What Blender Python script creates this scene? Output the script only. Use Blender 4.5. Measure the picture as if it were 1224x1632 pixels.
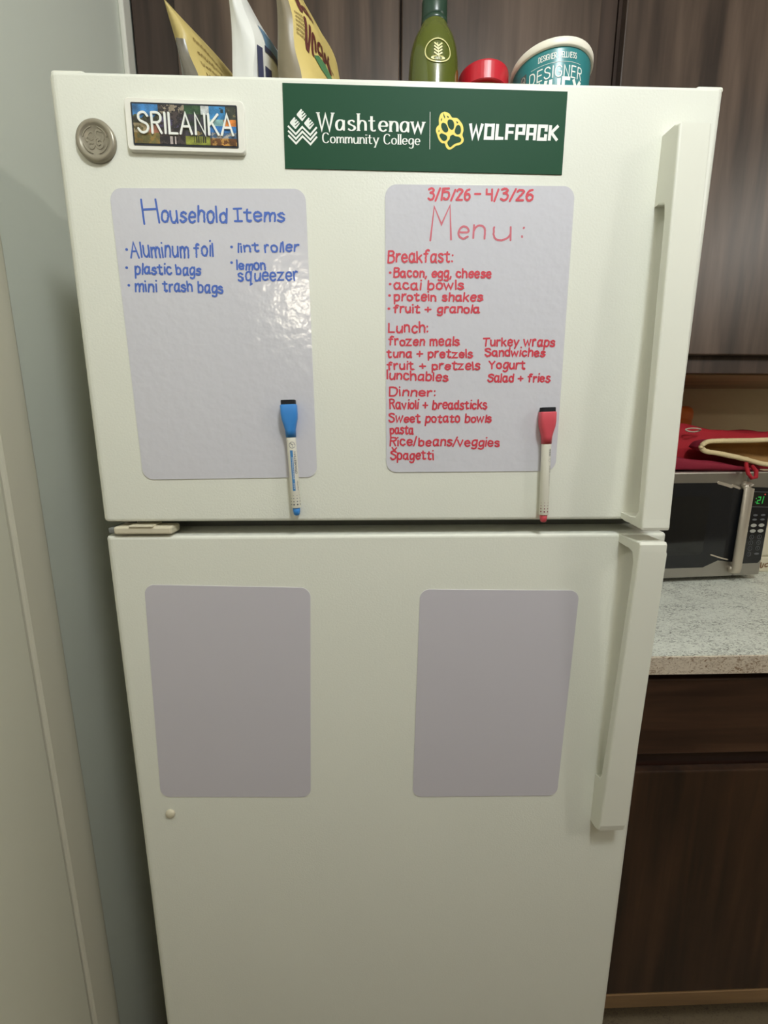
import bpy, bmesh, math, random
from mathutils import Vector, Matrix, noise
from mathutils.geometry import tessellate_polygon

for o in list(bpy.data.objects):
    bpy.data.objects.remove(o)
S = bpy.context.scene
C = S.collection
PI = math.pi

# ---------------------------------------------------------------- camera
cam_d = bpy.data.cameras.new('camera')
cam = bpy.data.objects.new('camera', cam_d)
C.objects.link(cam)
S.camera = cam
YAW, PITCH, ROLL = -0.02932, 0.18745, 0.001166
fw = Vector((-math.sin(YAW) * math.cos(PITCH), math.cos(YAW) * math.cos(PITCH), -math.sin(PITCH)))
rt = Vector((math.cos(YAW), math.sin(YAW), 0))
up = rt.cross(fw)
rt2 = rt * math.cos(ROLL) + up * math.sin(ROLL)
up2 = up * math.cos(ROLL) - rt * math.sin(ROLL)
m = Matrix((rt2, up2, -fw)).transposed().to_4x4()
m.translation = Vector((-0.0249, -0.51623, 1.29964))
cam.matrix_world = m
cam_d.sensor_fit = 'VERTICAL'
cam_d.sensor_height = 36.0
cam_d.lens = 675.1 / 1632 * 36.0
cam_d.clip_start = 0.02

# ---------------------------------------------------------------- light and exposure
S.view_settings.view_transform = 'Standard'
S.view_settings.look = 'None'
S.view_settings.gamma = 1
S.view_settings.use_curve_mapping = False
S.view_settings.exposure = 0.0
w = bpy.data.worlds.new('world')
S.world = w
w.use_nodes = True
w.node_tree.nodes['Background'].inputs[0].default_value = (0.9, 0.95, 1.0, 1)
w.node_tree.nodes['Background'].inputs[1].default_value = 0.05


def area(name, loc, target, size, power, col):
    l = bpy.data.lights.new(name, 'AREA')
    l.shape = 'DISK'
    l.size = size
    l.energy = power
    l.color = col
    o = bpy.data.objects.new(name, l)
    C.objects.link(o)
    o.location = loc
    o.rotation_euler = (Vector(target) - Vector(loc)).to_track_quat('-Z', 'Y').to_euler()
    return o




def globe(name, loc, radius, power, col):
    l = bpy.data.lights.new(name, 'POINT')
    l.shadow_soft_size = radius
    l.energy = power
    l.color = col
    o = bpy.data.objects.new(name, l)
    C.objects.link(o)
    o.location = loc
    return o


globe('kitchen_ceiling_globe', (0.25, -0.74, 2.30), 0.10, 30.5, (0.945, 1.0, 1.03))
globe('right_fill_globe', (2.0, -1.1, 2.30), 0.09, 24.0, (1.0, 0.98, 0.93))  # unseen lamp added at the right to brighten counter and left wall
area('dining_ceiling_lamp', (-0.55, -3.05, 2.28), (-0.2, 0.0, 1.2), 0.11, 6.0, (1.0, 0.90, 0.72))
area('ceiling_bounce_fill', (1.5, -2.6, 1.80), (1.3, -2.3, 2.45), 0.28, 0.8, (1.0, 0.88, 0.68))  # added uplight for soft fill off the ceiling, no known fixture

# ---------------------------------------------------------------- materials


def nodes(name):
    mt = bpy.data.materials.new(name)
    mt.use_nodes = True
    nt = mt.node_tree
    return mt, nt, nt.nodes['Principled BSDF']


def srgb(r, g, b):
    f = lambda c: (c / 255 / 12.92) if c / 255 <= .04045 else ((c / 255 + .055) / 1.055) ** 2.4
    return (f(r), f(g), f(b), 1)


def N(nt, kind, **kw):
    n = nt.nodes.new(kind)
    for k, v in kw.items():
        if k in n.inputs:
            n.inputs[k].default_value = v
        else:
            setattr(n, k, v)
    return n


def plain(name, col, rough=.5, metal=0.0, bump=0.0, bscale=300., var=0.0, spec=.5, coat=0.0, vscale=6.):
    mt, nt, b = nodes(name)
    b.inputs['Base Color'].default_value = col
    b.inputs['Roughness'].default_value = rough
    b.inputs['Metallic'].default_value = metal
    b.inputs['Specular IOR Level'].default_value = spec
    b.inputs['Coat Weight'].default_value = coat
    tc = N(nt, 'ShaderNodeTexCoord')
    if bump:
        nz = N(nt, 'ShaderNodeTexNoise', Scale=bscale, Detail=2.0)
        nt.links.new(tc.outputs['Object'], nz.inputs['Vector'])
        bp = N(nt, 'ShaderNodeBump', Strength=bump, Distance=.001)
        nt.links.new(nz.outputs['Fac'], bp.inputs['Height'])
        nt.links.new(bp.outputs['Normal'], b.inputs['Normal'])
    nz = N(nt, 'ShaderNodeTexNoise', Scale=vscale, Detail=3.0)
    nt.links.new(tc.outputs['Object'], nz.inputs['Vector'])
    mx = N(nt, 'ShaderNodeMix', data_type='RGBA')
    v = var
    mx.inputs['A'].default_value = tuple(c * (1 - v) for c in col[:3]) + (1,)
    mx.inputs['B'].default_value = tuple(min(1, c * (1 + v)) for c in col[:3]) + (1,)
    nt.links.new(nz.outputs['Fac'], mx.inputs['Factor'])
    nt.links.new(mx.outputs['Result'], b.inputs['Base Color'])
    return mt


def wood(name, dark, mid, light, rough=.38, grain='Z', seed=0.0, scale=1.0):
    mt, nt, b = nodes(name)
    tc = N(nt, 'ShaderNodeTexCoord')
    mp = N(nt, 'ShaderNodeMapping')
    sc = {'Z': (6.5, 6.5, .5), 'X': (.5, 6.5, 6.5)}[grain]
    mp.inputs['Scale'].default_value = tuple(s * scale for s in sc)
    mp.inputs['Location'].default_value = (seed, seed * 1.7, seed * .6)
    nt.links.new(tc.outputs['Object'], mp.inputs['Vector'])
    n1 = N(nt, 'ShaderNodeTexNoise', Scale=1.3, Detail=4.0, Roughness=.55, Distortion=.6)
    nt.links.new(mp.outputs['Vector'], n1.inputs['Vector'])
    n2 = N(nt, 'ShaderNodeTexNoise', Scale=4.5, Detail=4.0, Roughness=.55)
    nt.links.new(mp.outputs['Vector'], n2.inputs['Vector'])
    mul = N(nt, 'ShaderNodeMath', operation='MULTIPLY')
    mul.inputs[1].default_value = 7.0
    nt.links.new(n1.outputs['Fac'], mul.inputs[0])
    sn = N(nt, 'ShaderNodeMath', operation='SINE')
    m3 = N(nt, 'ShaderNodeMath', operation='MULTIPLY')
    m3.inputs[1].default_value = 3.0
    nt.links.new(mul.outputs[0], m3.inputs[0])
    nt.links.new(m3.outputs[0], sn.inputs[0])
    ad = N(nt, 'ShaderNodeMath', operation='MULTIPLY_ADD')
    ad.inputs[1].default_value = .15
    nt.links.new(sn.outputs[0], ad.inputs[0])
    nt.links.new(n2.outputs['Fac'], ad.inputs[2])
    cr = N(nt, 'ShaderNodeValToRGB')
    e = cr.color_ramp.elements
    e[0].position, e[0].color = .22, dark
    e[1].position, e[1].color = .80, light
    k = e.new(.5)
    k.color = mid
    nt.links.new(ad.outputs[0], cr.inputs['Fac'])
    nt.links.new(cr.outputs['Color'], b.inputs['Base Color'])
    b.inputs['Roughness'].default_value = rough
    bp = N(nt, 'ShaderNodeBump', Strength=.08, Distance=.001)
    nt.links.new(n2.outputs['Fac'], bp.inputs['Height'])
    nt.links.new(bp.outputs['Normal'], b.inputs['Normal'])
    return mt


def attr_mat(name, rough=.4, spec=.5):
    mt, nt, b = nodes(name)
    a = N(nt, 'ShaderNodeVertexColor', layer_name='print')
    nt.links.new(a.outputs['Color'], b.inputs['Base Color'])
    b.inputs['Roughness'].default_value = rough
    b.inputs['Specular IOR Level'].default_value = spec
    return mt


def speckle(name, base, dark, rough=.35):
    mt, nt, b = nodes(name)
    tc = N(nt, 'ShaderNodeTexCoord')
    mp = N(nt, 'ShaderNodeMapping')
    mp.inputs['Scale'].default_value = (1, 1.6, 1.6)
    mp.inputs['Rotation'].default_value = (0, 0, .5)
    nt.links.new(tc.outputs['Object'], mp.inputs['Vector'])
    n1 = N(nt, 'ShaderNodeTexNoise', Scale=150.0, Detail=3.0, Distortion=1.5)
    n2 = N(nt, 'ShaderNodeTexNoise', Scale=14.0, Detail=3.0)
    nt.links.new(mp.outputs['Vector'], n1.inputs['Vector'])
    nt.links.new(tc.outputs['Object'], n2.inputs['Vector'])
    ad = N(nt, 'ShaderNodeMath', operation='MULTIPLY_ADD')
    ad.inputs[1].default_value = .35
    nt.links.new(n2.outputs['Fac'], ad.inputs[0])
    nt.links.new(n1.outputs['Fac'], ad.inputs[2])
    cr = N(nt, 'ShaderNodeValToRGB')
    e = cr.color_ramp.elements
    e[0].position, e[0].color = .60, base
    e[1].position, e[1].color = .86, dark
    e.new(.74).color = tuple(.72 * x + .28 * y for x, y in zip(base, dark))
    nt.links.new(ad.outputs[0], cr.inputs['Fac'])
    nt.links.new(cr.outputs['Color'], b.inputs['Base Color'])
    b.inputs['Roughness'].default_value = rough
    return mt


def glassy(name, col, rough=.05):
    mt, nt, b = nodes(name)
    b.inputs['Base Color'].default_value = col
    b.inputs['Roughness'].default_value = rough
    b.inputs['Transmission Weight'].default_value = 1.0
    b.inputs['IOR'].default_value = 1.45
    return mt


def glow(name, col, strength):
    mt, nt, b = nodes(name)
    b.inputs['Base Color'].default_value = (0, 0, 0, 1)
    b.inputs['Emission Color'].default_value = col
    b.inputs['Emission Strength'].default_value = strength
    return mt


M = {}
M['enamel'] = plain('fridge_enamel', srgb(232, 233, 222), .34, bump=.2, bscale=420., var=.012)
M['fridge_plastic'] = plain('fridge_plastic', srgb(231, 231, 219), .40, var=.01)
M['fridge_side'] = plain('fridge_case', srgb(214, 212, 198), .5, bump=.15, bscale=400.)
M['gasket'] = plain('gasket', srgb(120, 122, 118), .7)
M['hinge'] = plain('hinge_plastic', srgb(214, 206, 182), .45)
M['badge'] = plain('badge_metal', srgb(150, 143, 126), .34, metal=.25, var=.06, vscale=60.)
M['board'] = plain('dry_erase_film', srgb(212, 211, 219), .17, bump=.5, bscale=85., var=.012)
M['board_matte'] = plain('dry_erase_film_lower', srgb(202, 198, 206), .42, var=.012)
M['ink_blue'] = plain('blue_ink', srgb(76, 110, 196), .5, var=.12, vscale=120.)
M['ink_red'] = plain('red_ink', srgb(212, 62, 78), .5, var=.10, vscale=120.)
M['ink_red_thin'] = plain('red_ink_thin', srgb(206, 104, 118), .5, var=.12, vscale=90.)
M['sign_green'] = plain('green_vinyl', srgb(28, 74, 50), .6, var=.03, spec=.2)
M['white_print'] = plain('white_print', srgb(240, 242, 236), .45)
M['yellow_print'] = plain('yellow_print', srgb(245, 216, 60), .45)
M['white_plastic'] = plain('white_plastic', srgb(238, 236, 226), .35)
M['black_rim'] = plain('black_rim', srgb(30, 34, 46), .35)
M['picture'] = attr_mat('printed_picture', .3)
M['marker_white'] = plain('marker_white', srgb(236, 233, 220), .4)
M['marker_blue'] = plain('marker_blue', srgb(56, 136, 214), .45)
M['marker_red'] = plain('marker_red', srgb(212, 80, 92), .45)
M['felt'] = plain('black_felt', srgb(28, 30, 36), .9, bump=.3)
M['print_blue'] = plain('blue_print', srgb(70, 132, 190), .45)
M['print_grey'] = plain('grey_print', srgb(92, 96, 104), .5)
M['print_maroon'] = plain('maroon_dots', srgb(140, 70, 84), .5)
M['wood_upper'] = wood('walnut_upper', srgb(52, 41, 34), srgb(84, 68, 57), srgb(108, 90, 76), seed=3.1)
M['wood_upper2'] = wood('walnut_upper_side', srgb(50, 39, 33), srgb(80, 65, 55), srgb(104, 86, 74), seed=8.3)
M['wood_frame'] = wood('walnut_frame', srgb(48, 36, 30), srgb(68, 53, 45), srgb(86, 70, 60), seed=5.0)
M['wood_base'] = wood('walnut_base', srgb(34, 22, 15), srgb(60, 40, 27), srgb(82, 57, 38), seed=1.4)
M['wood_drawer'] = wood('walnut_drawer', srgb(38, 23, 17), srgb(64, 43, 31), srgb(84, 59, 43), grain='X', seed=2.2)
M['wood_rail'] = wood('walnut_rail', srgb(36, 20, 14), srgb(58, 36, 26), srgb(80, 52, 38), grain='X', seed=6.2)
M['wood_pale'] = wood('pale_wood', srgb(110, 84, 56), srgb(138, 108, 74), srgb(160, 128, 92), grain='X', seed=4.2)
M['laminate'] = speckle('speckled_laminate', srgb(242, 246, 236), srgb(120, 120, 112))
M['laminate_edge'] = speckle('speckled_laminate_edge', srgb(214, 202, 184), srgb(140, 116, 92))
M['paint'] = plain('grey_green_paint', srgb(213, 217, 206), .45, bump=.12, bscale=90., var=.015)
M['paint_room'] = plain('room_paint', srgb(172, 162, 142), .6)
M['paint_trim'] = plain('trim_paint', srgb(210, 206, 188), .38, bump=.10, bscale=60., var=.02)
M['paint_door'] = plain('door_paint', srgb(212, 210, 192), .38, bump=.14, bscale=70., var=.02)
M['paint_white'] = plain('white_trim', srgb(226, 224, 212), .45)
M['paint_tan'] = plain('tan_paint', srgb(222, 204, 170), .6, var=.02)
M['ceiling'] = plain('ceiling_paint', srgb(205, 200, 186), .8)
M['floor'] = speckle('grey_floor', srgb(118, 104, 82), srgb(92, 80, 64), .5)
M['steel'] = plain('brushed_steel', srgb(170, 166, 158), .34, metal=.85, var=.05, vscale=40.)
M['steel_bright'] = plain('handle_steel', srgb(206, 196, 180), .42, metal=.6)
M['black_gloss'] = plain('black_gloss', srgb(24, 26, 30), .12)
M['black_case'] = plain('black_case', srgb(30, 30, 32), .5)
M['oven_glass'] = plain('oven_window', srgb(18, 20, 22), .08, coat=.3)
M['key_dark'] = plain('dark_keys', srgb(98, 100, 102), .5)
M['key_light'] = plain('light_keys', srgb(176, 176, 168), .5)
M['led_green'] = glow('green_led', (0.05, .9, .12, 1), .45)
M['led_red'] = glow('red_led', (1, .12, .08, 1), .5)
M['red_cloth'] = plain('red_cloth', srgb(176, 28, 42), .8, bump=.4, bscale=500., var=.1, vscale=20.)
M['red_shaded'] = plain('red_cloth_shaded', srgb(140, 26, 50), .8, bump=.4, bscale=500., var=.1, vscale=20.)  # red cloth again, with shadow put into its colour
M['fleece'] = plain('cream_fleece', srgb(232, 212, 166), .95, bump=1.0, bscale=350., var=.08, vscale=90.)
M['lining'] = plain('tan_lining', srgb(168, 130, 78), .95, bump=.6, bscale=250., var=.15, vscale=50.)
M['orange'] = plain('orange_plastic', srgb(246, 136, 66), .4)
M['wire'] = plain('pale_wire', srgb(200, 190, 170), .4)
M['cream'] = plain('cream_plastic', srgb(222, 214, 190), .4)
M['brown_print'] = plain('brown_print', srgb(130, 96, 64), .5)
M['kraft'] = plain('kraft_yellow', srgb(206, 184, 112), .42, bump=.6, bscale=40., var=.08, vscale=30.)
M['kraft_dim'] = plain('kraft_tan', srgb(192, 172, 108), .42, bump=.6, bscale=40., var=.08, vscale=30.)
M['foil'] = plain('white_foil', srgb(226, 226, 222), .32, bump=.9, bscale=34., var=.05, vscale=26.)
M['film'] = plain('clear_film', srgb(104, 98, 86), .22, var=.25, vscale=30., bump=.4, bscale=60.)
M['film_tan'] = plain('clear_film_tan', srgb(126, 115, 92), .4, var=.2, vscale=30., bump=.4, bscale=60.)
M['pouch_blue'] = plain('blue_pouch_print', srgb(104, 140, 172), .35, var=.06)
M['pouch_navy'] = plain('navy_pouch_print', srgb(58, 62, 92), .35)
M['pouch_maroon'] = plain('maroon_pouch_print', srgb(92, 40, 34), .5)
M['pouch_ink'] = plain('brown_pouch_print', srgb(120, 96, 50), .5)
M['leaf'] = plain('leaf_green_print', srgb(74, 120, 78), .5)
M['bottle'] = plain('olive_bottle', srgb(84, 92, 28), .10, var=.06, coat=.3)
M['bottle_glass'] = glassy('green_glass', (0.42, .47, .10, 1))
M['oil'] = plain('oil', srgb(120, 124, 40), .3)
M['bottle_cap'] = plain('dark_green_cap', srgb(34, 60, 46), .3)
M['gold'] = plain('gold_print', srgb(222, 216, 150), .3)
M['red_lid'] = plain('red_lid', srgb(196, 30, 46), .3)
M['jar'] = plain('jar_plastic', srgb(170, 110, 60), .3)
M['teal'] = plain('teal_label', srgb(46, 128, 132), .3, var=.02)
M['tub_lid'] = plain('tub_lid', srgb(240, 234, 218), .4)
M['tub_dark'] = plain('dark_label', srgb(80, 92, 92), .4)

# ---------------------------------------------------------------- helpers


def obj(name, bm, mat, parent=None, smooth=False):
    me = bpy.data.meshes.new(name)
    bmesh.ops.recalc_face_normals(bm, faces=bm.faces[:])
    bm.to_mesh(me)
    bm.free()
    for mm in (mat if isinstance(mat, (list, tuple)) else [mat]):
        me.materials.append(mm)
    if smooth:
        for p in me.polygons:
            p.use_smooth = True
    o = bpy.data.objects.new(name, me)
    C.objects.link(o)
    if parent is not None:
        o.parent = parent
    return o


def thing(name, label, cat, loc=(0, 0, 0), rotz=0.0, group=None):
    o = bpy.data.objects.new(name, None)
    o.empty_display_size = .02
    C.objects.link(o)
    o.location = loc
    o.rotation_euler = (0, 0, rotz)
    o['label'] = label
    o['category'] = cat
    if group:
        o['group'] = group
    return o


def tag(o, label, cat, group=None):
    o['label'] = label
    o['category'] = cat
    if group:
        o['group'] = group
    return o


def struct(name, bm, mat, parent=None):
    o = obj(name, bm, mat, parent)
    if parent is None:
        o['kind'] = 'structure'
    return o


def box(x0, x1, y0, y1, z0, z1, bev=0.0, seg=3, bm=None):
    own = bmesh.new()
    bmesh.ops.create_cube(own, size=1.0)
    for v in own.verts:
        v.co = Vector(((x0 + x1) / 2 + v.co.x * (x1 - x0), (y0 + y1) / 2 + v.co.y * (y1 - y0), (z0 + z1) / 2 + v.co.z * (z1 - z0)))
    if bev:
        bmesh.ops.bevel(own, geom=own.edges[:], offset=bev, segments=seg, profile=.5, affect='EDGES')
    if bm is None:
        return own
    me = bpy.data.meshes.new('t')
    own.to_mesh(me)
    own.free()
    bm.from_mesh(me)
    bpy.data.meshes.remove(me)
    return bm


def lathe(profile, cx=0, cy=0, n=40, axis='Z', bm=None, cap=True):
    bm = bm or bmesh.new()
    rings = []
    for r, z in profile:
        ring = []
        for i in range(n):
            a = 2 * PI * i / n
            p = (cx + r * math.cos(a), cy + r * math.sin(a), z) if axis == 'Z' else (cx + r * math.cos(a), z, cy + r * math.sin(a))
            ring.append(bm.verts.new(p))
        rings.append(ring)
    for a, b in zip(rings, rings[1:]):
        for i in range(n):
            bm.faces.new((a[i], a[(i + 1) % n], b[(i + 1) % n], b[i]))
    if cap:
        bm.faces.new(rings[0])
        bm.faces.new(rings[-1])
    return bm


def tube(pts, r, n=10, closed=False, bm=None):
    bm = bm or bmesh.new()
    pts = [Vector(p) for p in pts]
    k = len(pts)
    rings = []
    for i, p in enumerate(pts):
        a = pts[(i - 1) % k] if (closed or i) else p
        b = pts[(i + 1) % k] if (closed or i < k - 1) else p
        t = (b - a).normalized()
        ref = Vector((0, 0, 1)) if abs(t.z) < .9 else Vector((0, 1, 0))
        s = t.cross(ref).normalized()
        q = s.cross(t)
        rr = r[i] if isinstance(r, (list, tuple)) else r
        rings.append([bm.verts.new(p + s * rr * math.cos(2 * PI * j / n) + q * rr * math.sin(2 * PI * j / n)) for j in range(n)])
    rng = range(k) if closed else range(k - 1)
    for i in rng:
        a, b = rings[i], rings[(i + 1) % k]
        for j in range(n):
            bm.faces.new((a[j], a[(j + 1) % n], b[(j + 1) % n], b[j]))
    if not closed:
        bm.faces.new(rings[0])
        bm.faces.new(rings[-1])
    return bm


def loft(rings, bm=None, caps=True):
    bm = bm or bmesh.new()
    R = [[bm.verts.new(p) for p in r] for r in rings]
    n = len(R[0])
    for a, b in zip(R, R[1:]):
        for i in range(n):
            bm.faces.new((a[i], a[(i + 1) % n], b[(i + 1) % n], b[i]))
    if caps:
        bm.faces.new(R[0])
        bm.faces.new(R[-1])
    return bm


def rrect(w_, h_, r, k=6):
    """rounded rectangle outline, counter-clockwise, centred"""
    out = []
    for cx, cy, a0 in ((w_ / 2 - r, h_ / 2 - r, 0), (-w_ / 2 + r, h_ / 2 - r, 90), (-w_ / 2 + r, -h_ / 2 + r, 180), (w_ / 2 - r, -h_ / 2 + r, 270)):
        for i in range(k + 1):
            a = math.radians(a0 + 90 * i / k)
            out.append((cx + r * math.cos(a), cy + r * math.sin(a)))
    return out


def plate(outline, y0, y1, bm=None, bev=0.0):
    """outline in (x,z), extruded from y0 (back) to y1 (front, smaller y)"""
    bm = bm or bmesh.new()
    a = [bm.verts.new((x, y0, z)) for x, z in outline]
    b = [bm.verts.new((x, y1, z)) for x, z in outline]
    n = len(a)
    for i in range(n):
        bm.faces.new((a[i], a[(i + 1) % n], b[(i + 1) % n], b[i]))
    for ring in (a, b):
        tri = tessellate_polygon([[Vector((v.co.x, v.co.z, 0)) for v in ring]])
        for t in tri:
            try:
                bm.faces.new([ring[i] for i in t])
            except ValueError:
                pass
    return bm


# ---------------------------------------------------------------- stroke lettering
G = {
    'A': "0,0 3.1,10 6.2,0|1.2,3.6 5,3.6", 'B': ".5,0 .5,10|~.5,10 3.5,10 4.9,8.9 4.6,6.2 2.8,5.3 .5,5.3|~.5,5.3 3.5,5.3 5.4,4 5.3,1.4 3.4,0 .5,0",
    'C': "~5.9,8.2 4.6,9.7 3,10 1.3,9 .4,6.8 .4,3.2 1.3,1 3,0 4.6,.3 5.9,1.8", 'D': ".5,0 .5,10|~.5,10 3,10 5.2,8.6 6,5 5.2,1.4 3,0 .5,0",
    'E': "5,10 .5,10 .5,0 5,0|.5,5.2 4.4,5.2", 'F': "5,10 .5,10 .5,0|.5,5.2 4.2,5.2",
    'G': "~6,8.2 4.7,9.7 3.2,10 1.3,9 .4,6.8 .4,3.2 1.3,1 3.2,0 5,.5 6,2 6,4.4|6,4.6 3.6,4.6", 'H': ".5,0 .5,10|5.6,0 5.6,10|.5,5.2 5.6,5.2",
    'I': ".5,0 .5,10", 'J': "~4,10 4,2.4 3.2,.4 1.8,0 .2,1.4", 'K': ".5,0 .5,10|5.6,10 .6,4.4|2.2,6 5.8,0", 'L': ".5,10 .5,0 4.8,0",
    'M': ".4,0 1.3,10 3.9,4 6.5,10 7.4,0", 'N': ".5,0 .5,10 5.6,0 5.6,10", 'O': "~3.2,10 1.3,9 .4,6.8 .4,3.2 1.3,1 3.2,0 5.1,1 6,3.2 6,6.8 5.1,9 3.2,10",
    'P': ".5,0 .5,10|~.5,10 3.6,10 5.2,8.8 5.2,6 3.6,4.7 .5,4.7", 'R': ".5,0 .5,10|~.5,10 3.6,10 5.2,8.8 5.2,6.4 3.6,5.2 .5,5.2|2.8,5.2 5.5,0",
    'S': "~5.4,8.3 4.2,9.8 2.7,10 1,9.2 .5,7.5 1.3,6 3.2,5.1 5,4.1 5.5,2.4 4.7,.7 3,0 1.5,.3 .2,1.9", 'T': "3,10 3,0|0,10 6,10",
    'U': "~.5,10 .5,2.8 1.4,.6 3.2,0 5,.6 5.8,2.8 5.8,10", 'V': "0,10 3,0 6,10", 'W': "0,10 2,0 4.2,9 6.4,0 8.4,10", 'X': "0,0 5.6,10|0,10 5.6,0", 'Y': "0,10 2.8,4.8 5.6,10|2.8,4.8 2.8,0", 'Z': "0,10 5.4,10 0,0 5.4,0",
    'a': "~4.4,4.9 3.6,5.9 2.2,6 .8,4.8 .4,2.6 1,.6 2.2,0 3.4,.7 4.3,2.4|~4.6,6 4.5,2 4.7,.4 5.2,0", 'b': ".5,10 .5,0|~.5,3.2 1.4,5.4 2.8,6 4.4,5 4.8,3 4.2,.8 2.6,0 1.2,.4 .5,1.8",
    'c': "~4.4,5 3,6 1.4,5.6 .5,3.6 .7,1.6 1.8,.2 3.2,0 4.6,1.1", 'd': "4.6,10 4.6,0|~4.6,3.2 3.7,5.4 2.4,6 .8,5 .4,3 1,.8 2.4,0 3.8,.5 4.6,1.8",
    'e': "~.6,3.1 4.6,3.3 4.3,5.2 2.8,6 1.2,5.2 .5,3 1.1,.9 2.8,0 4.6,1", 'f': "~4,9.2 3,10 1.9,9.2 1.6,7 1.6,3 1.6,0|0,5.8 3.4,5.8",
    'g': "~4.5,4.9 3.6,5.9 2.2,6 .8,4.8 .4,2.8 1,.9 2.2,.3 3.4,1 4.4,2.6|~4.6,6 4.6,0 4.2,-2.6 2.6,-3.6 .6,-2.8", 'h': ".5,10 .5,0|~.5,3.2 1.5,5.4 2.8,6 4.2,5.2 4.6,3.4 4.6,0",
    'i': ".6,6 .6,0|.6,8.5 .6,8.8", 'j': "~1.6,6 1.6,-1.6 1.2,-3.2 0,-3.4|1.6,8.3 1.6,8.7", 'k': ".5,10 .5,0|4.2,6 .6,2.6|1.8,3.8 4.5,0", 'l': ".6,10 .6,0",
    'm': ".5,6 .5,0|~.5,3.6 1.3,5.5 2.4,6 3.4,5.2 3.6,3.4 3.6,0|~3.6,3.6 4.4,5.5 5.5,6 6.5,5.2 6.7,3.4 6.7,0", 'n': ".5,6 .5,0|~.5,3.2 1.4,5.4 2.8,6 4,5.2 4.4,3.4 4.4,0",
    'o': "~2.6,6 1,5.2 .4,3 1,.8 2.6,0 4.2,.8 4.8,3 4.2,5.2 2.6,6", 'p': ".5,6 .5,-3.6|~.5,3.2 1.4,5.4 2.8,6 4.4,5 4.8,3 4.2,.8 2.6,0 1.2,.4 .5,1.8",
    'q': "4.6,6 4.6,-3.6 5.6,-3|~4.6,3.2 3.7,5.4 2.4,6 .8,5 .4,3 1,.8 2.4,0 3.8,.5 4.6,1.8", 'r': ".5,6 .5,0|~.5,3.2 1.3,5.2 2.4,6 3.4,5.8",
    's': "~4,5.1 2.6,6 1,5.4 .9,4.1 2.2,3.2 3.7,2.4 4.1,1.2 3,.1 1.6,0 .3,.9", 't': "~1.8,8.8 1.8,2 2.2,.4 3.2,0 4.2,.5|0,6 3.8,6",
    'u': "~.5,6 .5,2.2 1.2,.4 2.4,0 3.8,1 4.6,3|4.6,6 4.6,0", 'v': "0,6 2.3,0 4.6,6", 'w': "0,6 1.6,0 3.4,5.2 5.2,0 6.8,6", 'x': "0,6 4.4,0|4.4,6 0,0", 'y': "0,6 2.3,.4|4.6,6 1.2,-3.6", 'z': "0,6 4.4,6 0,0 4.6,0",
    '1': ".8,10 .8,0", '2': "~.4,8 1.4,9.8 3,10 4.6,8.8 4.4,6.6 2.4,3.4 .3,0|.3,0 5,0", '3': "~.4,8.8 2,10 4,9.4 4.3,7.2 3,5.6 1.8,5.3|~1.8,5.3 4,4.8 4.8,2.8 3.8,.6 2,0 .2,1",
    '4': ".6,10 .4,5 4.2,5|4.2,10 4.2,0", '5': "4.6,10 .9,10 .7,5.8|~.7,5.8 2.6,6.2 4.4,5 4.6,2.4 3.2,.3 1.4,0 .2,1", '6': "~4.4,9.6 2.4,8.4 .9,5.4 .5,2.6 1.4,.4 2.9,0 4.5,1.2 4.6,3.6 3,4.8 1.2,3.8 .6,2.4",
    '0': "~2.6,10 .8,8.4 .4,5 .8,1.6 2.6,0 4.4,1.6 4.8,5 4.4,8.4 2.6,10", '7': "0,10 5,10 1.6,0",
    '/': "0,-.6 2.6,10.4", '-': ".6,4.8 4,4.8", ':': ".6,5 .6,5.3|.6,.6 .6,.9", ',': ".9,.8 .2,-1.8", '.': ".5,0 .5,.4", '+': "0,3.6 5,3.6|2.5,6.2 2.5,1", '\u2022': "1,3.8 1.3,3.8", '\u02c7': "0,10 2.4,0 5.4,9", '#': "0,10 4.4,10|2.2,10 2.2,0|0,0 4.4,0",
}
GAP = 1.6


def smooth_line(p, k=5):
    out = []
    n = len(p)
    for i in range(n - 1):
        p0, p1, p2, p3 = p[max(i - 1, 0)], p[i], p[i + 1], p[min(i + 2, n - 1)]
        for j in range(k):
            t = j / k
            f = lambda a, b, c, d: .5 * (2 * b + (c - a) * t + (2 * a - 5 * b + 4 * c - d) * t * t + (3 * b - a - 3 * c + d) * t ** 3)
            out.append((f(p0[0], p1[0], p2[0], p3[0]), f(p0[1], p1[1], p2[1], p3[1])))
    out.append(p[-1])
    return out


def glyph(ch):
    res = []
    for s in G[ch].split('|'):
        sm = s.startswith('~')
        pts = [tuple(float(v) for v in q.split(',')) for q in s.lstrip('~').split()]
        res.append(smooth_line(pts) if sm else pts)
    return res


def text_lines(text, jit=0.0, rnd=None, gap=GAP, straight=False):
    """strokes in font units, total advance"""
    x = 0.0
    out = []
    for ch in text:
        if ch == ' ':
            x += 4.0
            continue
        g = glyph(ch)
        if ch == 'i' and jit:
            g[1] = [(a, b + 1.8) for a, b in g[1]]
        wd = max(max(p[0] for p in s) for s in g)
        dy = rnd.uniform(-jit, jit) if rnd else 0
        sh = rnd.uniform(-.06, .10) * (jit > 0) if rnd else 0
        sc = 1 + (rnd.uniform(-.10, .10) if jit and rnd else 0)
        for s in g:
            j2 = jit * .45
            yq = (lambda y: y * 7 / 6 if 0 <= y <= 6 else (7 + (y - 6) * .75 if y > 6 else y)) if jit else (lambda y: y)
            out.append([(x + p[0] + sh * p[1] + (rnd.uniform(-j2, j2) if jit else 0), dy + yq(p[1]) * sc + (rnd.uniform(-j2, j2) if jit else 0)) for p in s])
        x += wd + gap
    return out, x - gap


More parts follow.
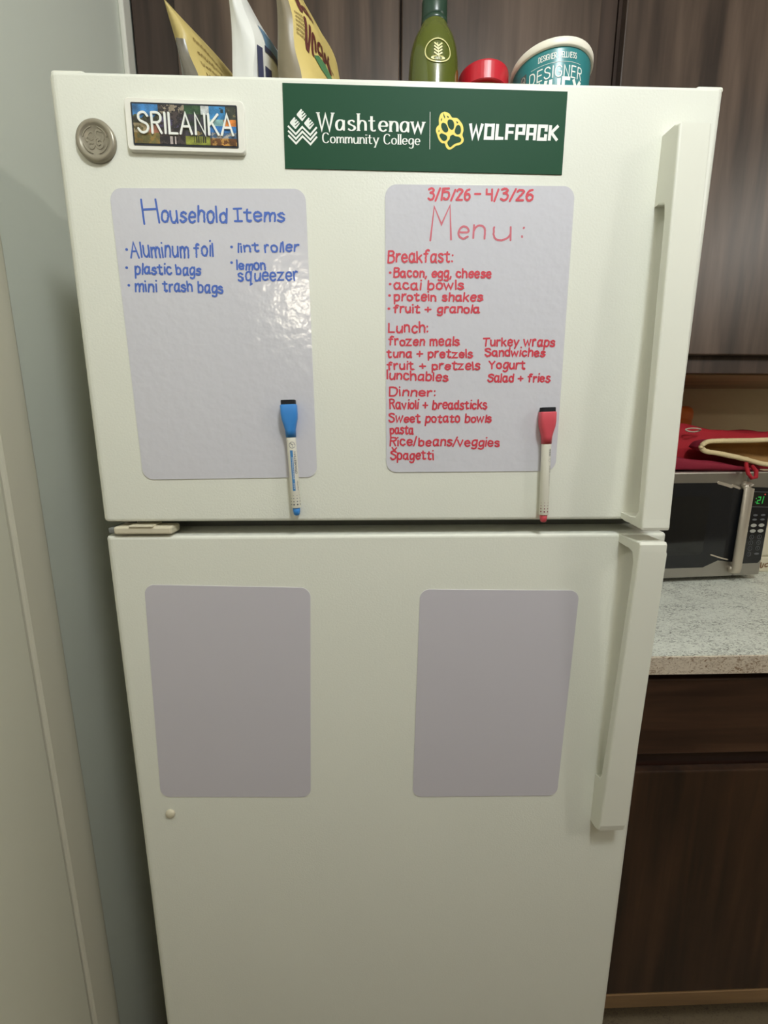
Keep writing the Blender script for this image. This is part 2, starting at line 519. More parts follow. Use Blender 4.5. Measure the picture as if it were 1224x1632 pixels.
def ribbon(bm, pts, width, mp, h=0.0, base=None, nib=None, caps=True, offset=0.0):
    """flat or raised stroke along 2-D polyline pts, mapped to 3-D by mp(u,v,height)"""
    p = [Vector((a[0], a[1])) for a in pts]
    q = [p[0]]
    for a in p[1:]:
        if (a - q[-1]).length > 1e-7:
            q.append(a)
    p = q
    if len(p) < 2:
        p = [p[0], p[0] + Vector((width * .02, 0))]
    n = len(p)
    closed = (p[0] - p[-1]).length < 1e-6 and n > 3
    L, Rr = [], []
    for i in range(n):
        if closed and i in (0, n - 1):
            d1 = (p[-1] - p[-2]).normalized()
            d2 = (p[1] - p[0]).normalized()
        else:
            d1 = (p[i] - p[i - 1]).normalized() if i else (p[1] - p[0]).normalized()
            d2 = (p[i + 1] - p[i]).normalized() if i < n - 1 else d1
        t = (d1 + d2)
        t = t.normalized() if t.length > 1e-6 else d1
        nn = Vector((-t.y, t.x))
        c = max(.5, nn.dot(Vector((-d1.y, d1.x))))
        wd = width / 2
        if nib:
            wd *= nib + (1 - nib) * max(abs(d1.y), abs(d2.y)) ** 1.5
        L.append(p[i] + nn * wd / c)
        Rr.append(p[i] - nn * wd / c)
    outl = None
    capA, capB = [], []
    if caps and not closed:
        for (pt, d, store, wl) in ((p[0], (p[0] - p[1]).normalized(), capA, (L[0] - p[0]).length), (p[-1], (p[-1] - p[-2]).normalized(), capB, (L[-1] - p[-1]).length)):
            a0 = math.atan2(d.y, d.x)
            for k in range(1, 6):
                a = a0 - PI / 2 + PI * k / 6
                store.append(pt + Vector((math.cos(a), math.sin(a))) * wl)
    hh = h + offset
    vl = [bm.verts.new(mp(a.x, a.y, hh + i * 4e-6)) for i, a in enumerate(L)]
    vr = [bm.verts.new(mp(a.x, a.y, hh + i * 4e-6)) for i, a in enumerate(Rr)]
    for i in range(n - 1):
        bm.faces.new((vl[i], vr[i], vr[i + 1], vl[i + 1]))
    # caps: start: from L[0]... end
    va = [bm.verts.new(mp(a.x, a.y, hh)) for a in capA]
    vb = [bm.verts.new(mp(a.x, a.y, hh + (n - 1) * 4e-6)) for a in capB]
    if va:
        bm.faces.new([vl[0]] + va + [vr[0]])
        bm.faces.new([vr[-1]] + vb + [vl[-1]])
    if base is not None:
        ring2 = vr + vb + list(reversed(vl)) + va
        ring = [v for v in ring2]
        low = []
        pos = [a for a in Rr] + capB + list(reversed(L)) + capA
        low = [bm.verts.new(mp(a.x, a.y, base)) for a in pos]
        k = len(ring)
        for i in range(k):
            bm.faces.new((ring[i], ring[(i + 1) % k], low[(i + 1) % k], low[i]))


def write(bm, text, x0, z0, x1, z1, cap, width, mp, jit=0.0, rnd=None, nib=None, h=0.0, base=None, caps=True, gap=GAP, serif=0.0):
    lines, adv = text_lines(text, jit, rnd, gap)
    if adv <= 0:
        adv = 1
    sx = (x1 - x0) / adv
    sz = cap / 10
    for k, s in enumerate(lines):
        pts = [(x0 + a * sx, z0 + (z1 - z0) * (a / adv) + b * sz) for a, b in s]
        ribbon(bm, pts, width, mp, h=h, base=base, nib=nib, caps=caps, offset=(k % 8) * 2.2e-5)
        if serif and len(s) <= 5:
            for e, f in ((0, 1), (-1, -2)):
                d = Vector((pts[e][0] - pts[f][0], pts[e][1] - pts[f][1]))
                if d.length > 0 and abs(d.y) > .6 * d.length:
                    ribbon(bm, [(pts[e][0] - serif, pts[e][1]), (pts[e][0] + serif, pts[e][1])], width * .30, mp, h=h, caps=False, offset=1.9e-4)


def scrawl(bm, x0, z0, x1, cap, width, mp, n, seed=0, h=0.0, tall=()):
    """small print too blurred to read: n up-and-down pen strokes"""
    rnd = random.Random(seed)
    dx = (x1 - x0) / n
    for k in range(n):
        a = x0 + dx * k
        top_ = cap * (1.0 if k in tall else .62) * rnd.uniform(.85, 1.1)
        low_ = -cap * .35 if rnd.random() < .12 else 0
        q = rnd.random()
        if q < .4:
            pts = [(a + dx * .15, z0 + top_), (a + dx * .2, z0 + low_), (a + dx * .6, z0 + cap * .05), (a + dx * .75, z0 + top_ * .8)]
        elif q < .7:
            pts = [(a + dx * .1, z0 + low_), (a + dx * .15, z0 + top_ * .9), (a + dx * .6, z0 + top_ * .7), (a + dx * .7, z0)]
        else:
            pts = [(a + dx * .7, z0 + top_ * .8), (a + dx * .2, z0 + top_ * .6), (a + dx * .25, z0 + cap * .1), (a + dx * .75, z0 + cap * .12)]
        ribbon(bm, smooth_line(pts, 4), width, mp, h=h, offset=(k % 6) * 3e-5)


def poly(bm, pts, mp, h):
    v = [bm.verts.new(mp(a, b, h)) for a, b in pts]
    for t in tessellate_polygon([[Vector((a, b, 0)) for a, b in pts]]):
        try:
            bm.faces.new([v[i] for i in t])
        except ValueError:
            pass


def on_front(u, v, h):
    return Vector((u, -h, v))


# ================================================================ SETTING
XL, YB, ZC = -0.49, 0.80, 2.45
XR, YF = 3.0, -4.4
struct('floor', box(-1.8, XR, YF, YB + .1, -.05, 0), M['floor'])
struct('ceiling', box(-1.8, XR, YF, YB + .1, ZC, ZC + .05), M['ceiling'])
struct('wall_left', box(XL - .1, XL, -1.0, YB + .1, 0, ZC), M['paint'])
struct('wall_return', box(-1.7, XL - .1, -1.0, -.9, 0, ZC), M['paint_room'])
struct('wall_west', box(-1.8, -1.7, YF, -.9, 0, ZC), M['paint_room'])
struct('wall_back', box(XL, XR, YB, YB + .1, 0, ZC), M['paint_tan'])
struct('wall_right', box(XR, XR + .1, YF, YB + .1, 0, ZC), M['paint_room'])
struct('wall_front', box(-1.8, XR, YF - .1, YF, 0, ZC), M['paint_room'])
# door casing and door on the left wall, just in front of the refrigerator
prof = [(0, .0725), (.011, .0715), (.013, .068), (.0142, .040), (.0150, .0200), (.0140, .0172), (.0115, .0157), (0, .0152)]
bm = bmesh.new()
R0 = [bm.verts.new((XL + a, b, 0)) for a, b in prof]
R1 = [bm.verts.new((XL + a, b, 2.12)) for a, b in prof]
for i in range(len(prof)):
    j = (i + 1) % len(prof)
    bm.faces.new((R0[i], R0[j], R1[j], R1[i]))
bm.faces.new(R0)
bm.faces.new(R1)
struct('trim_1', bm, M['paint_trim'])
struct('door_1', box(XL, XL + .0125, -.80, .0125, .01, 2.05, .002), M['paint_door'])
# painted corner strip where the left wall meets the wall cabinet
struct('trim_2', box(XL, XL + .010, .440, .469, 1.70, ZC, .003), M['paint_white'])

# ================================================================ CABINETS
FY = 0.47   # front plane of the wall cabinets


def door_panel(name, x0, x1, y0, z0, z1, mat, parent):
    return obj(name, box(x0, x1, y0 - .018, y0 - .0005, z0, z1, .0025, 2), mat, parent)


t = thing('wall_cabinet', 'dark walnut wall cabinet above the refrigerator with two flat doors', 'cabinet', (0, 0, 0))
obj('cabinet_body', box(XL + .012, .4605, FY, YB - .002, 1.86, ZC - .03), M['wood_frame'], t)
door_panel('door', -.392, .0325, FY, 1.88, 2.38, M['wood_upper'], t)
door_panel('door', .0362, .4215, FY, 1.88, 2.38, M['wood_upper2'], t)
t = thing('wall_cabinet', 'dark walnut wall cabinet hanging over the microwave and countertop', 'cabinet', (0, 0, 0))
obj('cabinet_body', box(.4635, 1.62, FY, YB - .002, 1.432, ZC - .03), M['wood_frame'], t)
obj('underside_panel', box(.475, 1.61, FY + .02, YB - .004, 1.4295, 1.4322), M['wood_pale'], t)
door_panel('door', .470, 1.15, FY, 1.4685, 2.38, M['wood_upper2'], t)
door_panel('door', 1.155, 1.61, FY, 1.4685, 2.38, M['wood_upper'], t)

BX0, BX1, CF = .40, 1.75, .14
t = thing('base_cabinet', 'dark walnut base cabinet under the speckled countertop, right of the refrigerator', 'cabinet', (0, 0, 0))
obj('cabinet_body', box(BX0, BX1, CF + .035, YB - .002, .10, .883), M['wood_rail'], t)
obj('toe_kick', box(BX0, BX1, CF + .10, YB - .01, 0, .10), M['wood_rail'], t)
obj('bottom_rail', box(BX0, BX1, CF + .016, CF + .035, .098, .134, .001, 1), M['wood_pale'], t)
obj('drawer', box(BX0 + .012, 1.08, CF + .016, CF + .0345, .7125, .866, .003, 2), M['wood_drawer'], t)
obj('drawer', box(1.085, BX1 - .01, CF + .016, CF + .0345, .7125, .866, .003, 2), M['wood_drawer'], t)
obj('door', box(BX0 + .012, 1.08, CF + .016, CF + .0345, .1365, .675, .003, 2), M['wood_base'], t)
obj('door', box(1.085, BX1 - .01, CF + .016, CF + .0345, .1365, .675, .003, 2), M['wood_base'], t)

t = thing('countertop', 'pale speckled laminate countertop running right from the refrigerator', 'countertop', (0, 0, 0))
obj('counter_slab', box(BX0 - .012, BX1, CF + .0035, YB - .002, .8845, .920), M['laminate'], t)
obj('front_edge', box(BX0 - .012, BX1, CF, CF + .0034, .8845, .9185, .0008, 1), M['laminate_edge'], t)

# ================================================================ REFRIGERATOR
FX = .3555
fr = thing('refrigerator', 'white top-freezer refrigerator covered with magnets and dry-erase sheets', 'refrigerator', (0, 0, 0))
obj('cabinet_body', box(-FX + .004, FX - .004, .068, .735, .02, 1.6565, .004, 2), M['fridge_side'], fr)
obj('gasket', box(-FX + .012, FX - .012, .058, .0685, .06, 1.645), M['gasket'], fr)


def slab(x0, x1, z0, z1, d=.058, r=.011):
    """door with rounded vertical front edges and softer top and bottom edges"""
    own = bmesh.new()
    bmesh.ops.create_cube(own, size=1.0)
    for v in own.verts:
        v.co = Vector(((x0 + x1) / 2 + v.co.x * (x1 - x0), d / 2 + v.co.y * d, (z0 + z1) / 2 + v.co.z * (z1 - z0)))
    vert = [e for e in own.edges if abs(e.verts[0].co.z - e.verts[1].co.z) > .1 and e.verts[0].co.y < d / 2]
    bmesh.ops.bevel(own, geom=vert, offset=r, segments=6, profile=.5, affect='EDGES')
    hor = [e for e in own.edges if abs(e.verts[0].co.z - e.verts[1].co.z) < 1e-6 and max(e.verts[0].co.y, e.verts[1].co.y) < d - .001]
    bmesh.ops.bevel(own, geom=hor, offset=.004, segments=3, profile=.5, affect='EDGES')
    return own


fz = obj('freezer_door', slab(-FX, FX, 1.1905, 1.6605), M['enamel'], fr)
fd = obj('fresh_food_door', slab(-FX, FX, .09, 1.1725), M['enamel'], fr)
obj('kick_grille', box(-FX + .01, FX - .01, .04, .30, .015, .083, .003, 2), M['gasket'], fr)


def handle(name, outline, parent, x_of):
    """side outline in (y,z); x_of(z) gives left and right edges"""
    own = bmesh.new()
    rows = []
    for k in (0, 1):
        rows.append([own.verts.new((x_of(z)[k], y, z)) for y, z in outline])
    n = len(outline)
    for i in range(n):
        j = (i + 1) % n
        own.faces.new((rows[0][i], rows[0][j], rows[1][j], rows[1][i]))
    for ring in rows:
        for tr in tessellate_polygon([[Vector((v.co.y, v.co.z, 0)) for v in ring]]):
            try:
                own.faces.new([ring[i] for i in tr])
            except ValueError:
                pass
    bmesh.ops.recalc_face_normals(own, faces=own.faces[:])
    sharp = [e for e in own.edges if len(e.link_faces) == 2 and e.calc_face_angle(0) > 1.2 and
             (abs(e.verts[0].co.x - e.verts[1].co.x) < .006) and max(e.verts[0].co.y, e.verts[1].co.y) < -.004]
    bmesh.ops.bevel(own, geom=sharp, offset=.0022, segments=3, profile=.5, affect='EDGES')
    return obj(name, own, M['fridge_plastic'], parent)


# upper handle: solid block at the top, open grip below, foot at the bottom
upo = [(.001, 1.6135), (-.022, 1.6120), (-.0275, 1.6095), (-.0295, 1.5700), (-.0330, 1.4900), (-.0440, 1.2000), (-.0448, 1.1900), (-.0440, 1.1868), (-.012, 1.1905), (.001, 1.1935),
       (.001, 1.2000), (-.018, 1.1990), (-.029, 1.2010), (-.0325, 1.2080), (-.0310, 1.2400), (-.0215, 1.4400), (-.0185, 1.5250), (-.0160, 1.5400), (-.0060, 1.5440), (.001, 1.5450)]
handle('handle', upo, fz, lambda z: (.2895 + .001 * (z - 1.19) / .43, .3225 + .0015 * (z - 1.19) / .43))
# lower handle: foot and grip at the top, solid block at the bottom
loo = [(.001, .7415), (-.0165, .7430), (-.0215, .7465), (-.0235, .7560), (-.0440, 1.1600), (-.0440, 1.1690), (-.0420, 1.1722), (-.010, 1.1722), (.001, 1.1705),
       (.001, 1.1620), (-.018, 1.1600), (-.029, 1.1560), (-.0325, 1.1460), (-.0315, 1.1200), (-.0155, .8500), (-.0135, .8290), (-.010, .8230), (.001, .8190)]
handle('handle', loo, fd, lambda z: (.2932 - .003 * (z - .745) / .43, .3305 - .0075 * (z - .745) / .43))

# centre hinge, seen in the gap at the left
hb = obj('hinge', box(-.3405, -.2705, -.003, .022, 1.1752, 1.1850, .0025, 2), M['hinge'], fr)
obj('hinge_plate', box(-.321, -.292, -.0046, .02, 1.1845, 1.1868, .0006, 1), M['hinge'], hb)
obj('hinge_pin', lathe([(.006, 1.172), (.006, 1.193)], -.338, .030, 16), M['steel'], hb)
obj('hinge_shim', box(-.349, -.3395, .001, .05, 1.1760, 1.1830, .001, 1), M['gasket'], hb)
# hinge cover and corner cap on top of the freezer door
obj('hinge_cover', box(-.3535, -.318, .004, .10, 1.656, 1.6645, .0035, 3), M['fridge_plastic'], fr)
obj('corner_cap', box(.3245, .3545, .003, .05, 1.657, 1.6635, .003, 3), M['fridge_plastic'], fr)
# plug button near the lower hinge side
obj('plug_button', lathe([(.0066, .001), (.0066, -.0012), (.0058, -.0026), (.0036, -.0036), (.0012, -.0039)], -.3102, .7707, 24, axis='Y'), M['hinge'], fd, smooth=True)
# round maker's badge
bx, bz, br = -.3105, 1.5968, .0202
badge = obj('badge', lathe([(br, .001), (br, -.0030), (br - .0009, -.0042), (br - .003, -.0050), (br - .0052, -.0046), (br - .0062, -.0034), (.004, -.0036), (.0006, -.0037)], bx, bz, 48, axis='Y'), M['badge'], fz, smooth=True)
bm = bmesh.new()
mpb = lambda u, v, h: Vector((bx + u * br, -.0034 - h, bz + v * br))
sw = [[(-.02, .10), (-.20, .02), (-.34, .18), (-.22, .36), (-.06, .30), (-.10, .12), (-.26, .08)], [(-.04, .30), (-.02, .0), (-.06, -.28), (-.20, -.40), (-.33, -.30), (-.28, -.14), (-.12, -.16)],
      [(.32, .38), (.14, .44), (.06, .26), (.16, .10), (.26, .06)], [(.16, .10), (.02, .0), (.04, -.26), (.20, -.38), (.38, -.26), (.36, -.06), (.20, .0), (.10, -.10), (.16, -.22), (.24, -.18)],
      [(-.34, .18), (-.44, .06), (-.40, -.06)], [(.36, -.06), (.44, .08), (.40, .22)]]
for s in sw:
    ribbon(bm, smooth_line(s, 6), .075, mpb, h=.0005, base=-.0008)
for k in range(4):
    a0 = PI / 4 + k * PI / 2
    ribbon(bm, [(.62 * math.cos(a0 + d), .62 * math.sin(a0 + d)) for d in [x * .1 for x in range(-5, 6)]], .05, mpb, h=.0005, base=-.0008)
obj('emblem', bm, M['badge'], badge)

# ================================================================ DRY-ERASE SHEETS
SW, SH, TH = .2081, .3114, .0008


def sheet(x, z, rot, mat, label, grp='magnetic dry-erase sheets'):
    own = bmesh.new()
    ca, sa = math.cos(rot), math.sin(rot)
    out = [(x + a * ca - b * sa, z + a * sa + b * ca) for a, b in rrect(SW, SH, .0125, 8)]
    plate(out, 0.0, -TH, own)
    o = obj('dry_erase_sheet', own, mat)
    tag(o, label, 'dry-erase sheet', grp)
    return o


def handwriting(parent, name, rows, width, mat, seed, jit=.42):
    rnd = random.Random(seed)
    own = bmesh.new()
    for text, x0, z0, x1, z1, cap in rows:
        write(own, text, x0, z0, x1, z1, cap, width * (1.45 if text == '\u2022' else 1), on_front, jit=jit if text != '\u2022' else 0, rnd=rnd, h=TH + .00012)
    return obj(name, own, mat, parent)


s1 = sheet(-.1970, 1.3996, .013, M['board'], 'lavender dry-erase sheet headed Household Items in blue handwriting')
handwriting(s1, 'handwriting', [
    ("H", -0.2705, 1.5209, -0.2536, 1.5218, 0.0231), ("ousehold", -0.2510, 1.5218, -0.1816, 1.5228, 0.0146), ("#tems", -0.1724, 1.5241, -0.1191, 1.5249, 0.0123)], .0021, M['ink_blue'], 4)
handwriting(s1, 'handwriting', [
    ("Aluminum", -0.2869, 1.4866, -0.2247, 1.4880, 0.0150), ("foil", -0.2182, 1.4886, -0.1982, 1.4889, 0.0139), ("plastic", -0.2845, 1.4701, -0.2449, 1.4706, 0.0100),
    ("bags", -0.2398, 1.4700, -0.2133, 1.4703, 0.0095), ("mini", -0.2864, 1.4524, -0.2630, 1.4524, 0.0105), ("trash", -0.2558, 1.4524, -0.2237, 1.4528, 0.0100), ("bags", -0.2175, 1.4522, -0.1901, 1.4518, 0.0102),
    ("lint", -0.1712, 1.4936, -0.1479, 1.4946, 0.0086), ("roller", -0.1418, 1.4940, -0.1045, 1.4951, 0.0092), ("lemon", -0.1733, 1.4758, -0.1419, 1.4762, 0.0088), ("squeezer", -0.1724, 1.4643, -0.1064, 1.4656, 0.0116),
    ("\u2022", -0.2926, 1.4922, -0.2908, 1.4922, 0.0062), ("\u2022", -0.2946, 1.4739, -0.2928, 1.4739, 0.0063), ("\u2022", -0.2938, 1.4560, -0.2924, 1.4560, 0.0064),
    ("\u2022", -0.1790, 1.4961, -0.1772, 1.4961, 0.0062), ("\u2022", -0.1800, 1.4802, -0.1782, 1.4803, 0.0064)], .0019, M['ink_blue'], 7)

s2 = sheet(.0960, 1.4073, .0067, M['board'], 'lavender dry-erase sheet with a red handwritten Menu list')
handwriting(s2, 'handwriting', [
    ("3/15/26", 0.0378, 1.5480, 0.0833, 1.5487, 0.0101), ("-", 0.0881, 1.5488, 0.0950, 1.5489, 0.0101), ("4/3/26", 0.1013, 1.5484, 0.1527, 1.5491, 0.0104)], .0022, M['ink_red'], 11, .3)
handwriting(s2, 'handwriting', [
    ("M", 0.0398, 1.5080, 0.0642, 1.5092, 0.0345), ("e", 0.0708, 1.5101, 0.0831, 1.5101, 0.0187), ("n", 0.0872, 1.5108, 0.1016, 1.5103, 0.0180), ("u", 0.1095, 1.5089, 0.1306, 1.5094, 0.0182),
    (":", 0.1410, 1.5121, 0.1432, 1.5115, 0.0175)], .0021, M['ink_red_thin'], 3, .16)
handwriting(s2, 'handwriting', [
    ("Breakfast:", -0.0062, 1.4851, 0.0659, 1.4859, 0.0112), ("Bacon, egg, cheese", 0.0005, 1.4700, 0.1106, 1.4705, 0.0086), ("acai bowls", 0.0011, 1.4572, 0.0793, 1.4584, 0.0086),
    ("protein shakes", 0.0012, 1.4453, 0.1015, 1.4460, 0.0086), ("fruit + granola", 0.0007, 1.4331, 0.0986, 1.4333, 0.0084), ("Lunch:", -0.0050, 1.4117, 0.0399, 1.4119, 0.0100),
    ("frozen meals", -0.0046, 1.3976, 0.0766, 1.3977, 0.0090), ("tuna + pretzels", -0.0066, 1.3843, 0.0926, 1.3846, 0.0084), ("fruit + pretzels", -0.0059, 1.3708, 0.1018, 1.3714, 0.0088),
    ("lunchables", -0.0070, 1.3603, 0.0647, 1.3578, 0.0090), ("Turkey wraps", 0.1046, 1.3979, 0.1884, 1.3978, 0.0090), ("Sandwiches", 0.1077, 1.3865, 0.1777, 1.3866, 0.0084),
    ("Yogurt", 0.1131, 1.3724, 0.1556, 1.3724, 0.0088), ("Salad + fries", 0.1121, 1.3575, 0.1858, 1.3576, 0.0088), ("Dinner:", -0.0040, 1.3411, 0.0499, 1.3409, 0.0096),
    ("Ravioli + breadsticks", -0.0034, 1.3263, 0.1123, 1.3263, 0.0096), ("Sweet potato bowls", -0.0041, 1.3109, 0.1183, 1.3109, 0.0092), ("pasta", -0.0026, 1.2974, 0.0248, 1.2974, 0.0092),
    ("Rice/beans/veggies", -0.0032, 1.2833, 0.1297, 1.2825, 0.0096), ("Spagetti", -0.0022, 1.2667, 0.0497, 1.2667, 0.0098), ("\u02c7", 0.0000, 1.2772, 0.0053, 1.2772, 0.0036),
    ("\u2022", -0.0046, 1.4726, -0.0030, 1.4726, 0.0051), ("\u2022", -0.0046, 1.4606, -0.0030, 1.4607, 0.0053), ("\u2022", -0.0053, 1.4488, -0.0036, 1.4488, 0.0052), ("\u2022", -0.0060, 1.4348, -0.0043, 1.4348, 0.0053)],
    .0019, M['ink_red'], 21)
sheet(-.2123, .9512, -.0292, M['board_matte'], 'blank lavender dry-erase sheet on the lower door, on the hinge side above a plug button')
sheet(.1382, .9427, -.0177, M['board_matte'], 'blank lavender dry-erase sheet on the lower door, beside the long door handle')

# ================================================================ COLLEGE MAGNET
gm = thing('bumper_magnet', 'dark green college bumper magnet with white lettering and yellow paw print', 'magnet', (0, 0, 0))
GT = .0009
obj('magnet_sheet', plate([(-.1158, 1.5757), (.1834, 1.5747), (.1834, 1.6520), (-.1154, 1.6536)], 0, -GT), M['sign_green'], gm)
bm = bmesh.new()
write(bm, "Washtenaw", -.0795, 1.6122, .0318, 1.6117, .0152, .0027, on_front, nib=.36, h=GT + .0001, caps=False, gap=1.6, serif=.0020)
write(bm, "Community College", -.0752, 1.6001, .0277, 1.6000, .0092, .0015, on_front, nib=.40, h=GT + .0001, caps=False, gap=1.5, serif=.0011)
obj('lettering', bm, M['white_print'], gm)
bm = bmesh.new()
ribbon(bm, [(.0383, 1.6306), (.0387, 1.5961)], .0005, on_front, h=GT + .0001, caps=False)
obj('divider_line', bm, M['white_print'], gm)
bm = bmesh.new()
blk = {'W': "0,10 2.2,0 4.6,8.5 7,0 9.2,10", 'O': "3,10 5.8,10 5.8,0 0,0 0,10 3,10", 'L': "0,10 0,0 4.6,0", 'F': "4.8,10 0,10 0,0|0,4.8 4.4,4.8", 'P': "0,0 0,10|0,10 5.6,10 5.6,4.2 0,4.2",
       'A': "0,0 0,10 5.8,10 5.8,0|0,3.8 5.8,3.8", 'C': "5.6,7 5.6,10 0,10 0,0 5.6,0 5.6,3", 'K': "0,0 0,10|5.6,10 1.2,5.2 5.8,0"}
adv, tot = [], 0
for ch in "WOLFPACK":
    g = [[tuple(map(float, q.split(','))) for q in s.split()] for s in blk[ch].split('|')]
    wd = max(p[0] for s in g for p in s)
    adv.append((g, tot))
    tot += wd + 3.3
tot -= 3.3
px0, px1 = .0812, .1747
for g, off in adv:
    for ks, s in enumerate(g):
        if s[0] != s[-1]:
            ext = lambda a, b: (a[0] + (a[0] - b[0]) / math.dist(a, b) * 1.0, a[1] + (a[1] - b[1]) / math.dist(a, b) * 1.0)
            s = [ext(s[0], s[1])] + s[1:-1] + [ext(s[-1], s[-2])]
        ribbon(bm, [(px0 + (off + a + .04 * b) * (px1 - px0) / tot, 1.6077 + b * .00120) for a, b in s], .0032, on_front, nib=.78, h=GT + .0001 + ks * 3e-5, caps=False)
obj('lettering', bm, M['white_print'], gm)
# three grain heads over three chevrons
ex = lambda a: -.1109 + (450 + a / 17.49 - 459.6) * .000647
ez = lambda b: 1.6148 - (170 + b / 17.49 - 202) * .00056
bm = bmesh.new()
for ox, oy in ((0, 0), (-197, 232), (205, 240)):
    P = [(545, 65), (560, 80), (690, 225), (692, 255), (580, 405), (555, 405), (420, 250), (422, 210)]
    poly(bm, [(ex(a + ox), ez(b + oy)) for a, b in P], on_front, GT + .0001)
for k in range(3):
    ribbon(bm, [(ex(a), ez(b + 135 * k)) for a, b in ((160, 555), (375, 785), (565, 575), (785, 800), (975, 575))], .0018, on_front, h=GT + .0001, caps=False)
em = obj('emblem', bm, M['white_print'], gm)
bm = bmesh.new()
for ox, oy in ((0, 0), (-197, 232), (205, 240)):
    for q in (((590, 100), (560, 145)), ((640, 155), (565, 235)), ((690, 205), (560, 325))):
        ribbon(bm, [(ex(a + ox), ez(b + oy)) for a, b in q], .0008, on_front, h=GT + .00016, caps=False)
obj('grain_lines', bm, M['sign_green'], em)
qx = lambda a: .0452 + (685 + a / 18.83 - 695.7) * .000697
qz = lambda b: 1.6310 - (170 + b / 18.83 - 179) * .000572
P = [(430, 165), (560, 215), (640, 330), (690, 345), (800, 355), (890, 450), (960, 560), (985, 720), (960, 860), (1000, 980), (985, 1080), (900, 1160), (790, 1190), (690, 1270), (590, 1320), (500, 1250), (455, 1130), (370, 1120), (280, 1020), (225, 860), (190, 740), (215, 630), (275, 560), (270, 400), (320, 230)]
bm = bmesh.new()
poly(bm, [(qx(a), qz(b)) for a, b in smooth_line(P + [P[0]], 3)[:-1]], on_front, GT + .0001)
pw = obj('paw_print', bm, M['yellow_print'], gm)
bm = bmesh.new()
for P in ([(580, 395), (660, 420), (705, 500), (715, 600), (690, 690), (630, 710), (560, 640), (520, 520), (530, 430)], [(390, 495), (470, 530), (530, 640), (545, 740), (480, 795), (400, 750), (345, 640), (345, 540)],
          [(840, 550), (890, 600), (915, 720), (890, 820), (810, 850), (740, 790), (740, 700), (780, 590)], [(350, 820), (440, 850), (515, 910), (510, 1010), (430, 1060), (350, 1000), (295, 880)],
          [(690, 855), (760, 900), (860, 920), (930, 990), (900, 1080), (780, 1120), (690, 1180), (620, 1245), (555, 1190), (530, 1090), (590, 1000), (610, 900)],
          [(350, 350), (365, 410), (345, 455), (325, 420)], [(385, 190), (450, 330), (440, 380), (400, 300)], [(490, 280), (560, 320), (530, 360)], [(760, 435), (830, 480), (800, 520)], [(275, 705), (300, 760), (260, 790)]):
    poly(bm, [(qx(a), qz(b)) for a, b in (smooth_line(P + [P[0]], 3)[:-1] if len(P) > 4 else P)], on_front, GT + .00016)
obj('paw_pads', bm, M['sign_green'], pw)

# ================================================================ SOUVENIR MAGNET
sm = thing('souvenir_magnet', 'white framed SRILANKA souvenir magnet with a photo collage', 'magnet', (0, 0, 0))
scx, scz, srot = -.2164, 1.6110, -.010


def sp(u, v, h):
    ca, sa = math.cos(srot), math.sin(srot)
    return Vector((scx + u * ca - v * sa, -h, scz + u * sa + v * ca))


bm = bmesh.new()
ou = rrect(.1215, .0478, .004, 5)
rg = [[sp(a, b, 0) for a, b in ou], [sp(a, b, .0038) for a, b in ou], [sp(a * .988, b * .97, .0046) for a, b in ou]]
loft(rg, bm)
obj('frame', bm, M['white_plastic'], sm)
PW, PH = .1080, .0385
bm = bmesh.new()
ou = rrect(PW, PH, .0012, 3)
loft([[sp(a, b, .004) for a, b in ou], [sp(a, b, .0051) for a, b in ou]], bm)
obj('picture_rim', bm, M['black_rim'], sm)
rp = random.Random(5)


def collage(u, v):
    """printed photo collage: colour at u (left-right) and v (bottom-top)"""
    r = .5 + .75 * noise.noise(Vector((u * 26, v * 9, 3.3))) + rp.uniform(-.14, .14)
    j = .88 + .3 * noise.noise(Vector((u * 14, v * 6, 8.1))) + rp.uniform(-.07, .07)
    if u < .25:
        if v > .70 + .05 * math.sin(u * 60):
            c = (70, 140, 205)
        elif v > .52:
            c = (52, 50, 42) if r < .6 else (86, 92, 60)
        elif v > .28:
            c = (190, 170, 130) if u < .15 else (178, 110, 84)
            if r < .3:
                c = (110, 100, 60)
        else:
            c = (120, 112, 66) if r < .6 else (150, 120, 60)
    elif u < .5:
        c = (44, 38, 42) if r < .6 else (78, 66, 66)
        if v > .78 and r < .4:
            c = (176, 160, 138)
        elif .42 < v < .7 and r < .35:
            c = (84, 74, 110)
        elif v < .2 and (.345 < u < .375 or .39 < u < .41):
            c = (214, 200, 196)
    elif u < .74:
        if v > .78:
            c = (226, 230, 230) if .66 < u else ((50, 84, 54) if r < .6 else (70, 100, 66))
        elif v > .22:
            c = (40, 58, 42) if r < .5 else (66, 62, 74)
            if v < .36 and r < .3:
                c = (150, 130, 90)
        else:
            c = (150, 156, 62)
            if .58 < u < .7 and int(u * 90) % 2 == 0 and v > .05:
                c = (52, 48, 30)
    else:
        if v > .66:
            c = (70, 152, 214) if u < .90 else ((66, 70, 62) if r < .7 else (120, 110, 80))
            if .80 < u < .88 and r < .25:
                c = (46, 66, 72)
        elif v > .50:
            c = (150, 196, 196) if u < .88 else (224, 136, 62)
        elif v > .34:
            c = (58, 128, 200)
        elif v > .18:
            c = (70, 104, 140) if r < .5 else (170, 166, 160)
        else:
            c = (120, 76, 40) if r < .6 else (214, 160, 80)
    return tuple(srgb(*[min(255, q * j) for q in c]))


